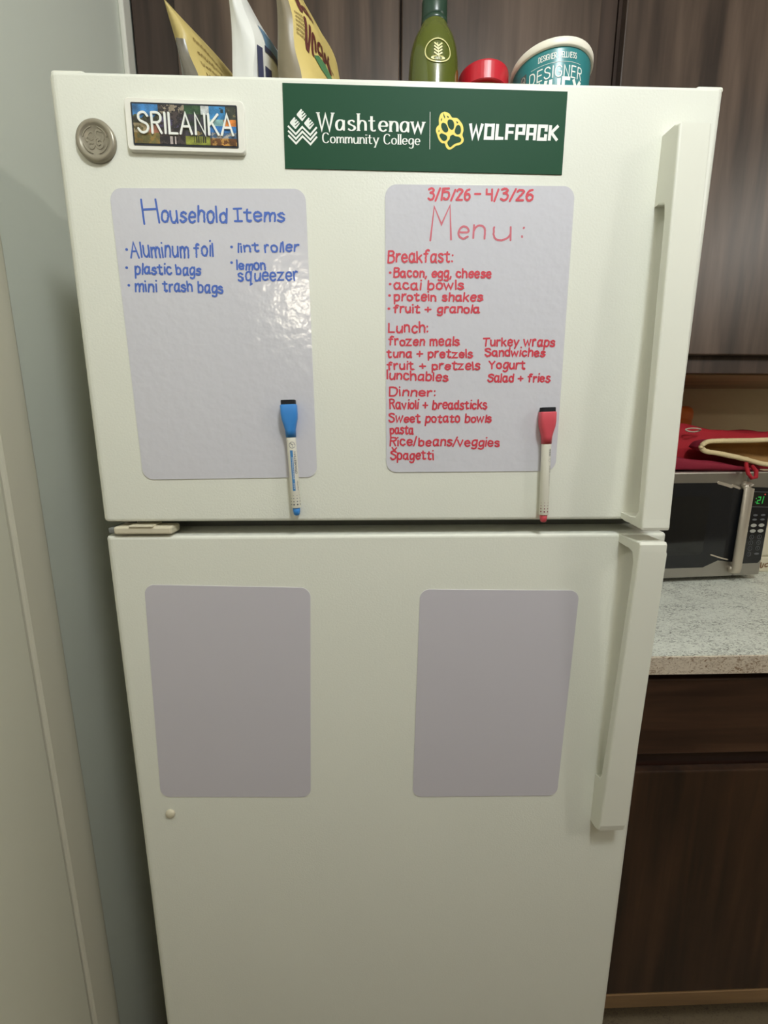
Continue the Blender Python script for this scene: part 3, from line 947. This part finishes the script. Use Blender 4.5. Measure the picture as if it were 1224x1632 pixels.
def printed(name, nu, nv, u0, u1, v0, v1, fn, mp, h, parent, mat):
    own = bmesh.new()
    vs = [[own.verts.new(mp(u0 + (u1 - u0) * i / nu, v0 + (v1 - v0) * j / nv, h)) for j in range(nv + 1)] for i in range(nu + 1)]
    cols = []
    for i in range(nu):
        for j in range(nv):
            own.faces.new((vs[i][j], vs[i + 1][j], vs[i + 1][j + 1], vs[i][j + 1]))
            cols.append(fn((i + .5) / nu, (j + .5) / nv))
    o = obj(name, own, mat, parent)
    ca = o.data.color_attributes.new('print', 'FLOAT_COLOR', 'CORNER')
    for p, c in zip(o.data.polygons, cols):
        for li in p.loop_indices:
            ca.data[li].color = c
    return o


printed('picture', 150, 54, -PW / 2 + .0016, PW / 2 - .0016, -PH / 2 + .0016, PH / 2 - .0016, collage, sp, .0054, sm, M['picture'])
bm = bmesh.new()
write(bm, "SRILANKA", -.0475, -.0085, .0492, -.0085, .0182, .0021, sp, h=.0066, base=.0050, gap=1.7)
obj('lettering', bm, M['white_print'], sm)

# ================================================================ MARKERS


def marker(top, bottom, length, capmat, labelmat, label, kind):
    """local frame: w runs from the eraser down to the tip, u to the right, h out of the door"""
    tp, bt = Vector(top), Vector(bottom)
    dz = (bt - tp)
    dz.y = 0
    dz.normalize()
    dx = Vector((-dz.z, 0, dz.x))
    dy = Vector((0, -1, 0))
    t = thing('dry_erase_marker', label, 'marker', (tp.x, tp.y, tp.z), 0, 'dry-erase markers on the freezer door')
    P = lambda u, h, w: dx * u + dy * h + dz * w

    def sec(w, a, b, e=2.0, n=32):
        out = []
        for i in range(n):
            th = 2 * PI * i / n
            c, s = math.cos(th), math.sin(th)
            out.append(P(a * math.copysign(abs(c) ** (2 / e), c), b * math.copysign(abs(s) ** (2 / e), s), w))
        return out
    obj('eraser', loft([sec(0, .0078, .0052, 6), sec(.0006, .0082, .0055, 6), sec(.0055, .0083, .0056, 6)]), M['felt'], t)
    obj('cap', loft([sec(.0052, .0090, .0060, 5), sec(.0062, .0094, .0064, 5), sec(.016, .0094, .0064, 5), sec(.022, .0090, .0064, 4), sec(.028, .0074, .0063, 3), sec(.034, .0062, .0061, 2.3), sec(.0425, .0059, .0060, 2)]), capmat, t, smooth=True)
    R = .00555
    Lb = length
    obj('barrel', loft([sec(.042, R, R), sec(.0445, R, R), sec(Lb - .0006, R, R), sec(Lb, R * .95, R * .95)]), M['marker_white'], t, smooth=True)
    obj('end_plug', loft([sec(Lb - .001, .0045, .0045), sec(Lb + .005, .0042, .0042), sec(Lb + .0085, .0034, .0034), sec(Lb + .0095, .0022, .0022)]), capmat, t, smooth=True)

    def wrap(ang0):
        # a: along the barrel (from the top), c: around it (metres), centred on angle ang0 from straight out
        def f(a, c, h):
            th = PI / 2 - ang0 - c / R
            return P((R + .00006 + h) * math.cos(th), (R + .00006 + h) * math.sin(th), a)
        return f
    dots = bmesh.new()
    for col in (-1.02, -.25, .52, 1.28):
        for k, r in enumerate((.00035, .00055, .00075, .00095)):
            mp = wrap(col)
            poly(dots, [(Lb - .0155 + k * .0037 + r * math.cos(q * PI / 5), r * math.sin(q * PI / 5)) for q in range(10)], mp, 0)
    if kind == 'blue':
        obj('dots', dots, M['print_grey'], t)
        mp = wrap(.02)
        band = bmesh.new()
        for i in range(12):
            a, b = .0575 + i * .004, .0575 + (i + 1) * .004
            for q in range(8):
                c0, c1 = -.0016 + q * .0004, -.0012 + q * .0004
                poly(band, [(a, c0), (b, c0), (b, c1), (a, c1)], mp, 0)
        obj('label_band', band, M['print_blue'], t)
        txt = bmesh.new()
        scrawl(txt, .0655, -.0007, .092, .0015, .00032, lambda a, c, h: mp(a, -c, h), 13, 3, h=.00008)
        scrawl(txt, .096, -.0007, .1035, .0015, .00032, lambda a, c, h: mp(a, -c, h), 3, 5, h=.00008)
        obj('label_text', txt, M['white_print'], t)
        mp2 = wrap(.74)
        txt = bmesh.new()
        write(txt, "WHITEBOARD", .0585, -.0010, .0850, -.0010, .0022, .0005, lambda a, c, h: mp2(a, -c, h), h=.00004)
        scrawl(txt, .0935, -.0012, .1055, .0014, .0003, lambda a, c, h: mp2(a, -c, h), 8, 8, h=.00004)
        mp3 = wrap(.30)
        ring = [(.0515 + .0035 * math.cos(q * PI / 12), .0035 * math.sin(q * PI / 12)) for q in range(25)]
        ribbon(txt, ring, .0004, mp3, h=.00006)
        ribbon(txt, [(.0492, -.0022), (.0510, -.0002), (.0505, .0026)], .0007, mp3, h=.00006)
        ribbon(txt, [(.0510, -.0002), (.0528, .0006), (.0545, .0006)], .0004, mp3, h=.00006)
        obj('label_print', txt, M['print_grey'], t)
    else:
        obj('dots', dots, M['print_maroon'], t)
        mp2 = wrap(.62)
        txt = bmesh.new()
        for k in range(11):
            a = .0485 + k * .00078
            for q in range(8):
                c0, c1 = -.0016 + q * .00038, -.00122 + q * .00038
                poly(txt, [(a, c0), (a + (.00055 if k % 3 else .00035), c0), (a + (.00055 if k % 3 else .00035), c1), (a, c1)], mp2, 0)
        ribbon(txt, [(.0620 + .0019 * math.cos(q * PI / 10), .0019 * math.sin(q * PI / 10)) for q in range(21)], .0002, mp2)
        scrawl(txt, .0685, -.0010, .0770, .0020, .00035, lambda a, c, h: mp2(a, -c, h), 6, 2)
        scrawl(txt, .0785, -.0004, .0935, .0010, .0002, lambda a, c, h: mp2(a, -c, h), 12, 4)
        obj('label_print', txt, M['print_grey'], t)
    return t


marker((-.1210, -.0075, 1.3355), (-.1163, -.0075, 1.2075), .1265, M['marker_blue'], None, 'blue capped dry-erase marker stuck beside the Household Items list', 'blue')
marker((.1834, -.0075, 1.3280), (.1876, -.0075, 1.2000), .1290, M['marker_red'], None, 'red capped dry-erase marker stuck at the corner of the red Menu list', 'red')

# ================================================================ THINGS ON TOP OF THE REFRIGERATOR
ZT = 1.657


def pouch(label, near, ang, width, height, thick, side_mat, face_mat, dog=0.0, lean=0.0, seed=0, side_top=.9, pw=2.5):
    """stand-up pouch: base corner `near`, width runs along ang, printed face looks to the right and the front"""
    e = Vector((math.cos(ang), math.sin(ang), 0))
    n = Vector((math.sin(ang), -math.cos(ang), 0))
    t = thing('stand_up_pouch', label, 'pouch', (near[0], near[1], ZT), 0, 'pouches on top of the refrigerator')
    rnd = random.Random(seed)
    ph = [rnd.uniform(0, 6.28) for _ in range(6)]

    def surf(s, tt):
        """s 0..1 along the face from near to far, tt 0..1 up; returns front face point"""
        th = thick * max(0.0, 1 - tt ** pw) + .0012
        bulge = (1 - (2 * s - 1) ** 4) * .35 + .65
        lo = -dog * tt ** 3
        wob = .0030 * math.sin(9 * tt + ph[0] + 3 * s) * math.sin(6 * s + ph[1]) * (1 - abs(2 * tt - 1)) + .0019 * math.sin(17 * tt + ph[2] - 5 * s)
        x = lo + (width - lo) * s
        return e * x + n * (th * bulge + wob - lean * tt) + Vector((0, 0, tt * height))

    def back(s, tt):
        lo = -dog * tt ** 3
        wob = .0010 * math.sin(11 * tt + ph[3] + 4 * s)
        return e * (lo + (width - lo) * s) + n * (wob - lean * tt) + Vector((0, 0, tt * height))
    ns, nt_ = 20, 26
    bm = bmesh.new()
    F = [[bm.verts.new(surf(i / ns, j / nt_)) for j in range(nt_ + 1)] for i in range(ns + 1)]
    B = [[bm.verts.new(back(i / ns, j / nt_)) for j in range(nt_ + 1)] for i in range(ns + 1)]
    for i in range(ns):
        for j in range(nt_):
            bm.faces.new((F[i][j], F[i + 1][j], F[i + 1][j + 1], F[i][j + 1]))
            bm.faces.new((B[i][j], B[i][j + 1], B[i + 1][j + 1], B[i + 1][j]))
    for i in range(ns):
        bm.faces.new((F[i][-1], F[i + 1][-1], B[i + 1][-1], B[i][-1]))
        bm.faces.new((F[i][0], B[i][0], B[i + 1][0], F[i + 1][0]))
    for j in range(nt_):
        bm.faces.new((F[-1][j], B[-1][j], B[-1][j + 1], F[-1][j + 1]))
    kt = int(nt_ * side_top)
    for j in range(kt, nt_):
        bm.faces.new((F[0][j], F[0][j + 1], B[0][j + 1], B[0][j]))
    obj('bag', bm, face_mat, t, smooth=True)
    # gusset at the near side: folds inwards and bulges a little
    bm = bmesh.new()
    rows = []
    kk = 8
    for j in range(kt + 1):
        tt = j / nt_
        a, b = back(0, tt), surf(0, tt)
        row = []
        for q in range(kk + 1):
            f = q / kk
            p = a.lerp(b, f) - e * (.004 * math.sin(PI * f) * (1 + .6 * math.sin(5 * tt + ph[4]) + .3 * math.sin(13 * tt * f + ph[5])))
            row.append(bm.verts.new(p))
        rows.append(row)
    for a, b in zip(rows, rows[1:]):
        for q in range(kk):
            bm.faces.new((a[q], a[q + 1], b[q + 1], b[q]))
    obj('side_gusset', bm, side_mat, t, smooth=True)
    mp = lambda u, v, h: surf(u / width, v / height) + n * (h + .0006)
    return t, mp


t, mp = pouch('tan pouch with a clear side, nearest the left wall on top of the refrigerator', (-.2500, .105, 0), math.radians(68), .125, .145, .038, M['film'], M['kraft_dim'], dog=.016, lean=.012, seed=2, side_top=.74)
bm = bmesh.new()
for k in range(5):
    scrawl(bm, .012, .112 - k * .012, .060, .006, .0009, mp, 9, k)
obj('printing', bm, M['pouch_ink'], t)
t, mp = pouch('white foil pouch with blue printing, between the two tan pouches on the refrigerator', (-.1925, .10, 0), math.radians(76), .150, .177, .046, M['foil'], M['foil'], seed=7, side_top=1.0, pw=4.0)
bm = bmesh.new()
for i in range(12):
    a, b = .012 + i * .011, .012 + (i + 1) * .011
    for j in range(8):
        poly(bm, [(a, .105 + j * .003), (b, .105 + j * .003), (b, .108 + j * .003), (a, .108 + j * .003)], mp, 0)
o1 = obj('printing', bm, M['pouch_blue'], t)
bm = bmesh.new()
for q in range(14):
    a, b = .010 + q * .009, .010 + (q + 1) * .009
    ribbon(bm, [(a, .102), (b, .102)], .006, mp, h=.0004, caps=False)
for q in range(5):
    ribbon(bm, [(.016 + q * .022, .085), (.016 + q * .022, .035)], .009, mp, h=.0004, caps=False)
ribbon(bm, [(.004, .10), (.004, .03)], .006, mp, h=.0004, caps=False)
obj('printing', bm, M['pouch_navy'], t)
t, mp = pouch('yellow kraft pouch with maroon printing and a green leaf, left of the olive oil bottle', (-.1300, .062, 0), math.radians(67), .127, .163, .042, M['film_tan'], M['kraft'], seed=12, side_top=.78)
bm = bmesh.new()
scrawl(bm, .010, .114, .034, .0210, .0034, mp, 3, 2, tall=(0,))
scrawl(bm, .014, .084, .074, .0240, .0036, mp, 6, 4, tall=(0, 5))
obj('printing', bm, M['pouch_maroon'], t)
bm = bmesh.new()
for q in range(6):
    scrawl(bm, .003, .104 - q * .004, .014, .0026, .0005, mp, 6, q)
obj('printing', bm, M['pouch_ink'], t)
bm = bmesh.new()
poly(bm, [(.026, .076), (.036, .082), (.048, .080), (.060, .062), (.046, .060), (.034, .066)], mp, .0003)
obj('leaf_print', bm, M['leaf'], t)
bm = bmesh.new()
ribbon(bm, [(.004 + q * .012, .147) for q in range(11)], .0012, mp, caps=False)
obj('seal_line', bm, M['pouch_ink'], t)

# olive oil bottle
ob = thing('oil_bottle', 'green glass olive oil bottle with a dark cap, standing left of the red lidded jar', 'bottle', (.0620, .165, ZT))
prof = [(.004, .0015), (.031, 0), (.0335, .004), (.0340, .02), (.0340, .100), (.0340, .118), (.0332, .134), (.0312, .148), (.0272, .160), (.0215, .170), (.0174, .178), (.0156, .186), (.0150, .206)]
obj('bottle_body', lathe(prof, n=48), M['bottle'], ob, smooth=True)
obj('cap', lathe([(.0150, .181), (.0168, .183), (.0172, .186), (.0172, .204), (.0160, .207), (.0090, .208), (.0086, .241), (.0080, .253), (.003, .254)], n=36), M['bottle_cap'], ob, smooth=True)
obj('neck_ring', lathe([(.0155, .175), (.0178, .177), (.0178, .182), (.0155, .1835)], n=36), M['bottle_cap'], ob, smooth=True)


def bottle_pt(u, v, h):
    zs = [(z, r) for r, z in prof[2:]]
    r = zs[-1][1]
    for (za, ra), (zb, rb) in zip(zs, zs[1:]):
        if za <= v <= zb:
            r = ra + (rb - ra) * (v - za) / (zb - za)
            break
    a = -PI / 2 - .18 + u / .033
    return Vector(((r + h) * math.cos(a), (r + h) * math.sin(a), v))


bm = bmesh.new()
cu, cv = .0075, .128
ribbon(bm, [(cu + .0165 * math.cos(q * PI / 16), cv + .0135 * math.sin(q * PI / 16)) for q in range(33)], .0014, bottle_pt, h=.0008)
emb = obj('emblem', bm, M['gold'], ob)
bm = bmesh.new()
ribbon(bm, smooth_line([(cu + .001, cv - .010), (cu, cv - .002), (cu - .001, cv + .008)]), .0009, bottle_pt, h=.0009)
for s in (-1, 1):
    for q in range(4):
        ribbon(bm, [(cu, cv - .006 + q * .0034), (cu + s * .0046, cv - .003 + q * .0036)], .0017, bottle_pt, h=.0009)
poly(bm, [(cu + .009 * math.cos(q * PI / 8), cv - .0085 + .0028 * math.sin(q * PI / 8)) for q in range(16)], bottle_pt, .0007)
obj('olive_sprig', bm, M['gold'], emb)

# jar with red lid
jr = thing('jar', 'jar with a glossy red lid standing between the oil bottle and the tub', 'jar', (.1380, .195, ZT))
obj('jar_body', lathe([(.028, 0), (.0315, .003), (.0325, .02), (.0325, .105), (.030, .118), (.030, .124)], n=40), M['jar'], jr, smooth=True)
bm = bmesh.new()
rings = []
for r, z in [(.0345, .118), (.0357, .119), (.0357, .139), (.0352, .1412), (.0335, .1425), (.028, .1425), (.003, .1418)]:
    rings.append([Vector((r * (1 + (.0015 if (i % 2 and r > .0354 and z < .14) else 0)) * math.cos(2 * PI * i / 96), r * (1 + (.0015 if (i % 2 and r > .0354 and z < .14) else 0)) * math.sin(2 * PI * i / 96), z)) for i in range(96)])
loft(rings, bm)
obj('lid', bm, M['red_lid'], jr)

# protein tub
pt = thing('protein_tub', 'teal tub of whey protein powder with a cream lid', 'tub', (.2330, .188, ZT))
TR = .0525
obj('tub_body', lathe([(.047, 0), (.0485, .003), (TR, .137), (TR, .143)], n=64), M['teal'], pt, smooth=True)
obj('lid', lathe([(TR + .0004, .1392), (TR + .0022, .1394), (TR + .0030, .1405), (TR + .0030, .1470), (TR + .0020, .1490), (TR - .001, .1494), (TR - .006, .1478), (.01, .1476)], n=64), M['tub_lid'], pt, smooth=True)


def tub_pt(u, v, h):
    r = .0485 + (TR - .0485) * (v - .003) / .137 + h + .0003
    a = -PI / 2 - .21 + u / TR
    return Vector((r * math.cos(a), r * math.sin(a), v))


bm = bmesh.new()
write(bm, "DESIGNER WELLNESS", -.024, .1270, .026, .1270, .0060, .0008, tub_pt)
ribbon(bm, [(-.034 + q * .0034, .1225) for q in range(21)], .0004, tub_pt, caps=False)
write(bm, "DESIGNER", -.036, .1060, .037, .1060, .0125, .0014, tub_pt, gap=2.2)
write(bm, "WHEY", -.030, .0835, .036, .0835, .0205, .0042, tub_pt, gap=2.4, caps=False)
obj('lettering', bm, M['white_print'], pt)
bm = bmesh.new()
for q in range(4):
    poly(bm, [(-.051 + q * .0025, .086), (-.051 + (q + 1) * .0025, .086), (-.051 + (q + 1) * .0025, .124), (-.051 + q * .0025, .124)], tub_pt, -.0001)
sd = obj('side_label', bm, M['tub_dark'], pt)
bm = bmesh.new()
ribbon(bm, [(-.0465 + .0035 * math.cos(q * PI / 10), .117 + .0052 * math.sin(q * PI / 10)) for q in range(21)], .0010, tub_pt)
scrawl(bm, -.0495, .1145, -.0435, .0050, .0008, tub_pt, 2, 1)
scrawl(bm, -.0500, .104, -.0430, .0040, .0005, tub_pt, 4, 2)
obj('side_print', bm, M['key_light'], sd)

# ================================================================ MICROWAVE
MWR = math.radians(4.9)
mw = thing('microwave', 'stainless and black microwave oven on the countertop', 'microwave', (.9825, .5145, .920), MWR)
MH0, MH1, MWW, MD = .014, .284, .460, .232
obj('case', box(-MWW + .002, -.001, .020, MD, MH0, MH1, .006, 3), M['black_case'], mw)
for x_ in (-.42, -.04):
    for y_ in (.045, .20):
        obj('foot', lathe([(.012, 0), (.014, .002), (.014, MH0 + .001)], x_, y_, 18), M['felt'], mw)
dr = obj('door', box(-MWW, -.0765, -.006, .021, MH0, MH1, .004, 2), M['steel'], mw)
Zl = lambda z: z - .920
# dark glass with notched corners
gl = [(-.432, .043), (-.168, .041), (-.128, .058), (-.079, .052), (-.079, .238), (-.118, .246), (-.155, .257), (-.432, .258)]
obj('window', plate(gl, -.005, -.0075), M['black_gloss'], dr)
ig = rrect(.250, .150, .012, 5)
obj('window_screen', plate([(a - .300, b + .150) for a, b in ig], -.007, -.0079), M['oven_glass'], dr)
acc = lambda u, v, h: Vector((u, -.0078 - h, v))
for pts_, wd_ in (([(-.158, .2575), (-.138, .2525), (-.122, .2475)], .0075), ([(-.119, .2500), (-.108, .2460), (-.099, .2430)], .0055), ([(-.150, .074), (-.125, .066), (-.102, .060)], .0035)):
    bm = bmesh.new()
    ribbon(bm, smooth_line(pts_), wd_, acc, h=.0012, base=-.001)
    obj('accent_trim', bm, M['steel_bright'], dr)
hd = obj('handle', tube([(-.0855, -.006, .0335), (-.0855, -.016, .034), (-.0855, -.0195, .0345), (-.0855, -.0205, .040), (-.0855, -.0205, .244), (-.0855, -.0195, .2495), (-.0855, -.016, .250), (-.0855, -.006, .2505)], .0100, 16), M['steel_bright'], dr, smooth=True)
cp = obj('control_panel', box(-.0755, 0, -.006, .021, MH0, MH1, .004, 2), M['steel'], mw)
pl = [(-.073, .0475), (-.012, .0475), (-.0042, .056), (-.0042, .238), (-.010, .243), (-.073, .246)]
pf = obj('panel_face', plate(pl, -.005, -.0072), M['black_gloss'], cp)
mpp = lambda u, v, h: Vector((u, -.0072 - h, v))
dsp = obj('display', plate([(-.067, .196), (-.0085, .194), (-.0085, .232), (-.067, .234)], -.007, -.0076), M['oven_glass'], cp)
bm = bmesh.new()
fr_ = [(-.067, .196), (-.0085, .194), (-.0085, .232), (-.067, .234), (-.067, .196)]
ribbon(bm, fr_, .0012, mpp, h=.0006, caps=False)
obj('display_border', bm, M['key_dark'], dsp)
bm = bmesh.new()
for s in ([(-.0475, .217), (-.0475, .2165)], [(-.0475, .208), (-.0475, .2075)], [(-.0420, .220), (-.0350, .220), (-.0360, .212), (-.0430, .212), (-.0440, .204), (-.0370, .204)], [(-.0270, .221), (-.0290, .204)]):
    ribbon(bm, s, .0022, mpp, h=.0006)
obj('digits', bm, M['led_green'], dsp)
bm = bmesh.new()
poly(bm, [(-.0245 + .002 * math.cos(q * PI / 5), .2265 + .002 * math.sin(q * PI / 5)) for q in range(10)], mpp, .0007)
obj('indicator', bm, M['led_red'], dsp)


def key(u, v, a, b, mat, ring=False):
    own = bmesh.new()
    n = 20
    if ring:
        ribbon(own, [(u + a * math.cos(q * PI / 10), v + b * math.sin(q * PI / 10)) for q in range(21)], .0009, mpp, h=.0006, base=-.0002)
        ribbon(own, [(u, v + b * .4), (u, v - b * .4)], .0010, mpp, h=.0006, base=-.0002)
    else:
        r0 = [mpp(u + a * math.cos(2 * PI * q / n), v + b * math.sin(2 * PI * q / n), -.0002) for q in range(n)]
        r1 = [mpp(u + a * math.cos(2 * PI * q / n), v + b * math.sin(2 * PI * q / n), .0008) for q in range(n)]
        loft([r0, r1], own)
    return obj('button', own, mat, pf)


for k, x_ in enumerate((-.0640, -.0420, -.0200)):
    for v in (.1740, .1625):
        key(x_, v, .0062, .0026, M['key_dark'])
    for v in (.1475, .1330):
        key(x_, v, .0082, .0044, M['key_light'])
    for v in (.1170, .1020, .0870):
        key(x_, v, .0056, .0054, M['key_dark'], True)
    if k == 1:
        key(x_, .0720, .0056, .0054, M['key_dark'], True)
    else:
        key(x_, .0725, .0070, .0026, M['key_dark'])

# ================================================================ CLOTHS ON THE MICROWAVE
ZM = 1.2045
rc = random.Random(3)
# red cloth heaped at the back
bm = bmesh.new()
nx, ny = 44, 20
x0, x1, y0, y1 = .720, 1.140, .566, .688
top, botm = [], []
for i in range(nx + 1):
    ct, cb = [], []
    u = i / nx
    for j in range(ny + 1):
        v = j / ny
        edge = min(1, min(u, 1 - u) * 7) ** .6 * min(1, min(v, 1 - v) * 5) ** .6
        hgt = .108 - .026 * u + .005 * math.sin(7 * u + 3 * v) + .002 * math.sin(21 * u - 8 * v) + .003 * math.sin(30 * v + 12 * u)
        x = x0 + (x1 - x0) * u
        y = y0 + (y1 - y0) * v + .005 * math.sin(14 * u)
        ct.append(bm.verts.new((x, y, ZM + .004 + hgt * edge)))
        cb.append(bm.verts.new((x, y, ZM)))
    top.append(ct)
    botm.append(cb)
for i in range(nx):
    for j in range(ny):
        bm.faces.new((top[i][j], top[i + 1][j], top[i + 1][j + 1], top[i][j + 1]))
        bm.faces.new((botm[i][j], botm[i][j + 1], botm[i + 1][j + 1], botm[i + 1][j]))
for i in range(nx):
    bm.faces.new((top[i][0], botm[i][0], botm[i + 1][0], top[i + 1][0]))
    bm.faces.new((top[i][-1], top[i + 1][-1], botm[i + 1][-1], botm[i][-1]))
for j in range(ny):
    bm.faces.new((top[0][j], top[0][j + 1], botm[0][j + 1], botm[0][j]))
    bm.faces.new((top[-1][j], botm[-1][j], botm[-1][j + 1], top[-1][j + 1]))
cl = obj('red_towel', bm, M['red_cloth'], None, smooth=True)
tag(cl, 'bright red cloth heaped on the microwave behind the fleece lined mitt', 'cloth')

# oven mitt, its fleece-lined opening towards the camera
mt_ = thing('oven_mitt', 'dark red oven mitt with a cream fleece lined opening, lying on the microwave', 'oven mitt', (.880, .505, ZM))


def mitt_ring(sx, dz, dy, tk):
    """opening outline: narrow fold at the left, wider to the right"""
    upper = [(-.105, .058), (-.100, .067), (-.085, .073), (-.04, .0745), (.03, .0755), (.09, .0760), (.125, .066)]
    lower = [(.135, .040), (.115, .016), (.06, .018), (.0, .032), (-.06, .044), (-.092, .049)]
    pts = smooth_line(upper + lower + [upper[0]], 5)[:-1]
    cx, cz = .0, .05
    return [Vector(((cx + (a - cx) * sx), dy, cz + (b - cz) * tk + dz)) for a, b in pts]


outer = [mitt_ring(1.03, 0, -.004, 1.08), mitt_ring(1.04, 0, .004, 1.12), mitt_ring(1.04, .001, .018, 1.12), mitt_ring(1.0, .002, .034, 1.0), mitt_ring(.92, .003, .048, .7)]
bm = bmesh.new()
loft(outer, bm, caps=False)
for v in bm.verts:
    v.co.z = max(v.co.z, .001)
bmesh.ops.contextual_create(bm, geom=[e for e in bm.edges if e.is_boundary and e.verts[0].co.y > .04])
obj('shell', bm, M['red_shaded'], mt_, smooth=True)
bm = bmesh.new()
tube(mitt_ring(1.0, 0, -.004, 1.0), .0058, 10, closed=True, bm=bm)
for v in bm.verts:
    k = math.sin(v.co.x * 410) * math.sin(v.co.z * 530 + v.co.y * 300)
    v.co += Vector((0, -.0006, .0006)) * k
    v.co.z = max(v.co.z, .0005)
obj('fleece_cuff', bm, M['fleece'], mt_, smooth=True)
bm = bmesh.new()
loft([mitt_ring(.99, 0, -.003, .95), mitt_ring(.97, 0, .018, .88), mitt_ring(.92, .002, .034, .7), mitt_ring(.8, .003, .042, .4), mitt_ring(.4, .003, .044, .1), mitt_ring(.02, .003, .045, .01)], bm, caps=False)
obj('lining', bm, M['lining'], mt_, smooth=True)
bm = bmesh.new()
tube([(.012, -.006, .020), (.006, -.016, .010), (.004, -.026, -.004), (.010, -.030, -.014), (.020, -.030, -.012), (.024, -.024, .002), (.022, -.012, .014)], .0045, 8, bm=bm)
obj('hanging_tab', bm, M['red_cloth'], mt_, smooth=True)

# folded cloth under the mitt
bm = bmesh.new()
rings = []
for i in range(25):
    u = i / 24
    x = .690 + .25 * u
    hh = .036 - .030 * u ** 1.3 + .0015 * math.sin(14 * u)
    wv = .004 * math.sin(15 * u)
    sec_ = []
    for q in range(24):
        a = 2 * PI * q / 24
        c, s_ = math.cos(a), math.sin(a)
        sec_.append(Vector((x, .527 + .018 * math.copysign(abs(c) ** .7, c) + wv * .4, ZM + hh * .5 + hh * .5 * math.copysign(abs(s_) ** .6, s_) * (1 + .12 * math.sin(5 * a + 9 * u)) + .0006)))
    rings.append(sec_)
loft(rings, bm)
for v in bm.verts:
    v.co.z = max(v.co.z, ZM)
o = obj('folded_cloth', bm, M['red_shaded'], None, smooth=True)
tag(o, 'red folded cloth, coloured as if in shade, lying flat on the microwave under the oven mitt', 'cloth')

# orange container behind the handle side
oc = thing('orange_canister', 'orange plastic canister on the microwave, mostly hidden by the refrigerator', 'canister', (.868, .745, ZM))
obj('canister_body', lathe([(.030, .0), (.046, .003), (.048, .02), (.048, .135), (.047, .1365)], n=40), M['orange'], oc, smooth=True)
obj('lid', lathe([(.0485, .130), (.0495, .133), (.0495, .152), (.046, .162), (.036, .168), (.004, .170)], n=40), M['orange'], oc, smooth=True)
o = obj('wire_loop', tube([(.795 + .019 * math.cos(a * PI / 12), .5605 - .003 * math.sin(a * PI / 6), ZM + .100 + .0045 * math.sin(a * PI / 12)) for a in range(24)], .0018, 8, closed=True), M['wire'], None, smooth=True)
tag(o, 'small pale wire loop lying against the red cloth next to the orange canister', 'wire loop')

# cream box at the right end of the microwave
cb = thing('storage_box', 'cream storage box on the countertop at the right side of the microwave', 'box', (1.075, .640, .920), 0)
obj('box_body', box(-.070, .080, -.070, .060, 0, .045, .006, 3), M['cream'], cb)
obj('lid', box(-.073, .083, -.073, .063, .0455, .130, .008, 3), M['cream'], cb)
obj('clasp', box(-.060, -.040, -.078, -.070, .038, .052, .002, 2), M['white_plastic'], cb)
bm = bmesh.new()
scrawl(bm, -.058, .014, -.010, .022, .0035, lambda u, v, h: Vector((u, -.0702 - h, v)), 4, 6, h=.0002)
obj('printing', bm, M['brown_print'], cb)
